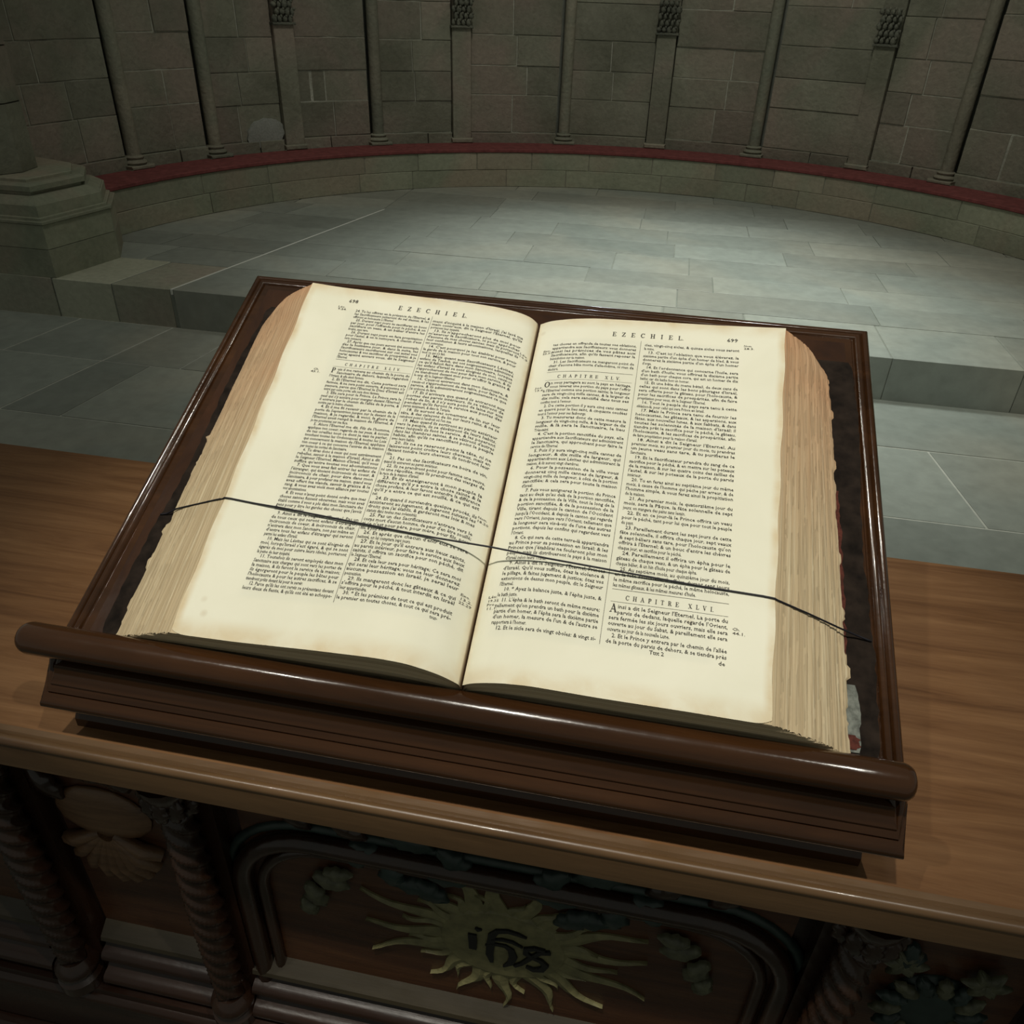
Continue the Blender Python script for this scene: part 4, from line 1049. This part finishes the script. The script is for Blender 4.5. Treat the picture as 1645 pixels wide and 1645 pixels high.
def column(ink, sections, x0, x1, vtop, vbot, nch, slant=0.0):
    """sections: ('t', paras, drop) or ('h', title)"""
    lines = []
    for sct in sections:
        if sct[0] == 't': lines += [('l',) + l for l in wrap(sct[1], nch, sct[2])]
        else: lines += [('r',), ('h', sct[1]), ('g',)]
    wt = {'l': 1, 'r': .8, 'h': 1.6, 'g': .35}
    tot = sum(wt[l[0]] for l in lines); lp = (vtop - vbot) / tot; v = vtop
    size = min(.0053, lp * 1.08); dropv = None
    for l in lines:
        v -= lp * wt[l[0]]
        if l[0] == 'l':
            txt, full, dr = l[1], l[2], l[3]
            a = x0 + (.0065 if dr else 0)
            ind = len(txt) - len(txt.lstrip()); txt = txt.strip(); a += ind * .0011
            if dr and dropv is None:
                dropv = v; ch = txt[0]; txt = txt[1:]
                if ch in SER: ink.serif(ch, x0, x0 + .004, v - lp * .75, lp * 1.45)
            if full and len(txt) > nch * .6: ink.line(txt, a, x1, v, size)
            else: ink.line(txt, a, x1, v, size, False, min(.66, (x1 - x0) / (nch * .5 * size)))
        elif l[0] == 'h':
            dropv = None
            ink.serif(l[1], x0 + .012, x1 - .012, v + lp * .25, lp * .78)
        elif l[0] == 'r':
            ink.rule(x0, v + lp * .35, x1, v + lp * .35, .00030)
        elif l[0] == 'g':
            ink.rule(x0, v + lp * .1, x1, v + lp * .1, .00022)
    return lp
def fit(paras_sets): return sum(len(p) for p in paras_sets)
# left page
kL = Ink(-1); column(kL, [('t', T43, False), ('h', 'CHAPITRE XLIV.'), ('t', T44, True)], -.1965, -.1115, .3990, .0440, 50)
kL.build('text_column', pageL, M_ink)
kL = Ink(-1); column(kL, [('t', T44b, False)], -.1075, -.0075, .3965, .0440, 52)
kL.line('tous-', -.024, -.0095, .0395, .005, False, .6)
kL.build('text_column', pageL, M_ink)
kL = Ink(-1); kL.serif('EZECHIEL.', -.1505, -.0720, .4050, .0062); kL.line('698', -.2085, -.1975, .4075, .0075, True)
kL.build('heading', pageL, M_ink)
kL = Ink(-1); kL.rule(-.1095, .4005, -.1085, .0400, .00035); kL.build('column_rule', pageL, M_inkl)
def notes(ink, L_, pg):
    for t, x, v in L_: ink.line(t, x, x + .0021 * len(t), v, .0036, True)
    o = ink.build('margin_note', pg, M_inkl); return o
notes(Ink(-1), [('Lév.', -.2180, .3985), ('9.24.', -.2175, .3950), ('Ch.', -.2160, .3040), ('43.1.', -.2180, .3005)], pageL)
notes(Ink(-1), [('Lév.', -.0070, .3700), ('10.9.', -.0075, .3660), ('Nom.', -.0068, .1520), ('18.20', -.0072, .1480), ('Exo.', -.0050, .0700), ('13.2.', -.0050, .0662), ('22.29', -.0050, .0624)], pageL)
# right page
kR = Ink(1); column(kR, [('t', T45a, False), ('h', 'CHAPITRE XLV.'), ('t', T45, True)], .0265, .1160, .3935, .0430, 50)
kR.build('text_column', pageR, M_ink)
kR = Ink(1); column(kR, [('t', T45b, False), ('h', 'CHAPITRE XLVI.'), ('t', T46, True)], .1240, .2215, .3965, .0430, 52)
kR.line('Tttt 2', .160, .172, .0380, .0050, True); kR.line('de', .2150, .2205, .0372, .0050, True)
kR.build('text_column', pageR, M_ink)
kR = Ink(1); kR.serif('EZECHIEL.', .0885, .1640, .4035, .0062); kR.line('699', .2085, .2200, .4050, .0075, True)
kR.build('heading', pageR, M_ink)
kR = Ink(1); kR.rule(.1200, .3985, .1195, .0405, .00035); kR.build('column_rule', pageR, M_inkl)
notes(Ink(1), [('Nom.', .2260, .3990), ('28.3.', .2262, .3952), ('Ch.', .2250, .0700), ('44.1.', .2252, .0662)], pageR)
notes(Ink(1), [('Exo.', .0170, .3800), ('22.31', .0168, .3762), ('Jos.', .0172, .3250), ('13.6.', .0170, .3212), ('Lév.', .0185, .0740), ('19.35', .0185, .0702), ('Pro.', .0185, .0664), ('11.1.', .0185, .0626)], pageR)

# ------------------------------------------------------------------ black cord across the book
CP = [(-0.3310, 0.1300, 0.0056), (-0.3243, 0.1313, 0.0065), (-0.313, 0.1352, 0.0120), (-0.2798, 0.1339, 0.0305), (-0.2551, 0.134, 0.0430), (-0.2423, 0.1338, 0.0450), (-0.1906, 0.1296, 0.0492),
      (-0.12, 0.1217, 0.0545), (-0.0712, 0.1173, 0.0565), (-0.0361, 0.1154, 0.0562), (0.0149, 0.1145, 0.0548), (0.0653, 0.1116, 0.0535), (0.1307, 0.1092, 0.0518),
      (0.1945, 0.1067, 0.0504), (0.2488, 0.1052, 0.0496), (0.2617, 0.1041, 0.0488), (0.2908, 0.1033, 0.0345), (0.321, 0.1037, 0.0165), (0.3358, 0.1033, 0.0095), (0.3496, 0.1013, 0.0056)]
def lift(p):
    u, v, h = p; w = (v - VB) / (VT - VB); s = 1 if u > gut(w) else -1; f = (u - gut(w)) * s / edge_d(s, w)
    return (u, v, max(h, float(page_h(s, f, w)) + .0016)) if f <= 1.004 else p
CQ = []
for p, q in zip(CP, CP[1:]):
    for k in range(4): CQ.append(lift(tuple(a + (b - a) * k / 4 for a, b in zip(p, q))))
CP = CQ + [CP[-1]]
cord = MB().tube([B(*p) for p in CP], .00085, 8).build('elastic_cord', M_cord, None, 180)
tag(cord, 'thin black cord stretched across the open book to hold it', 'cord')
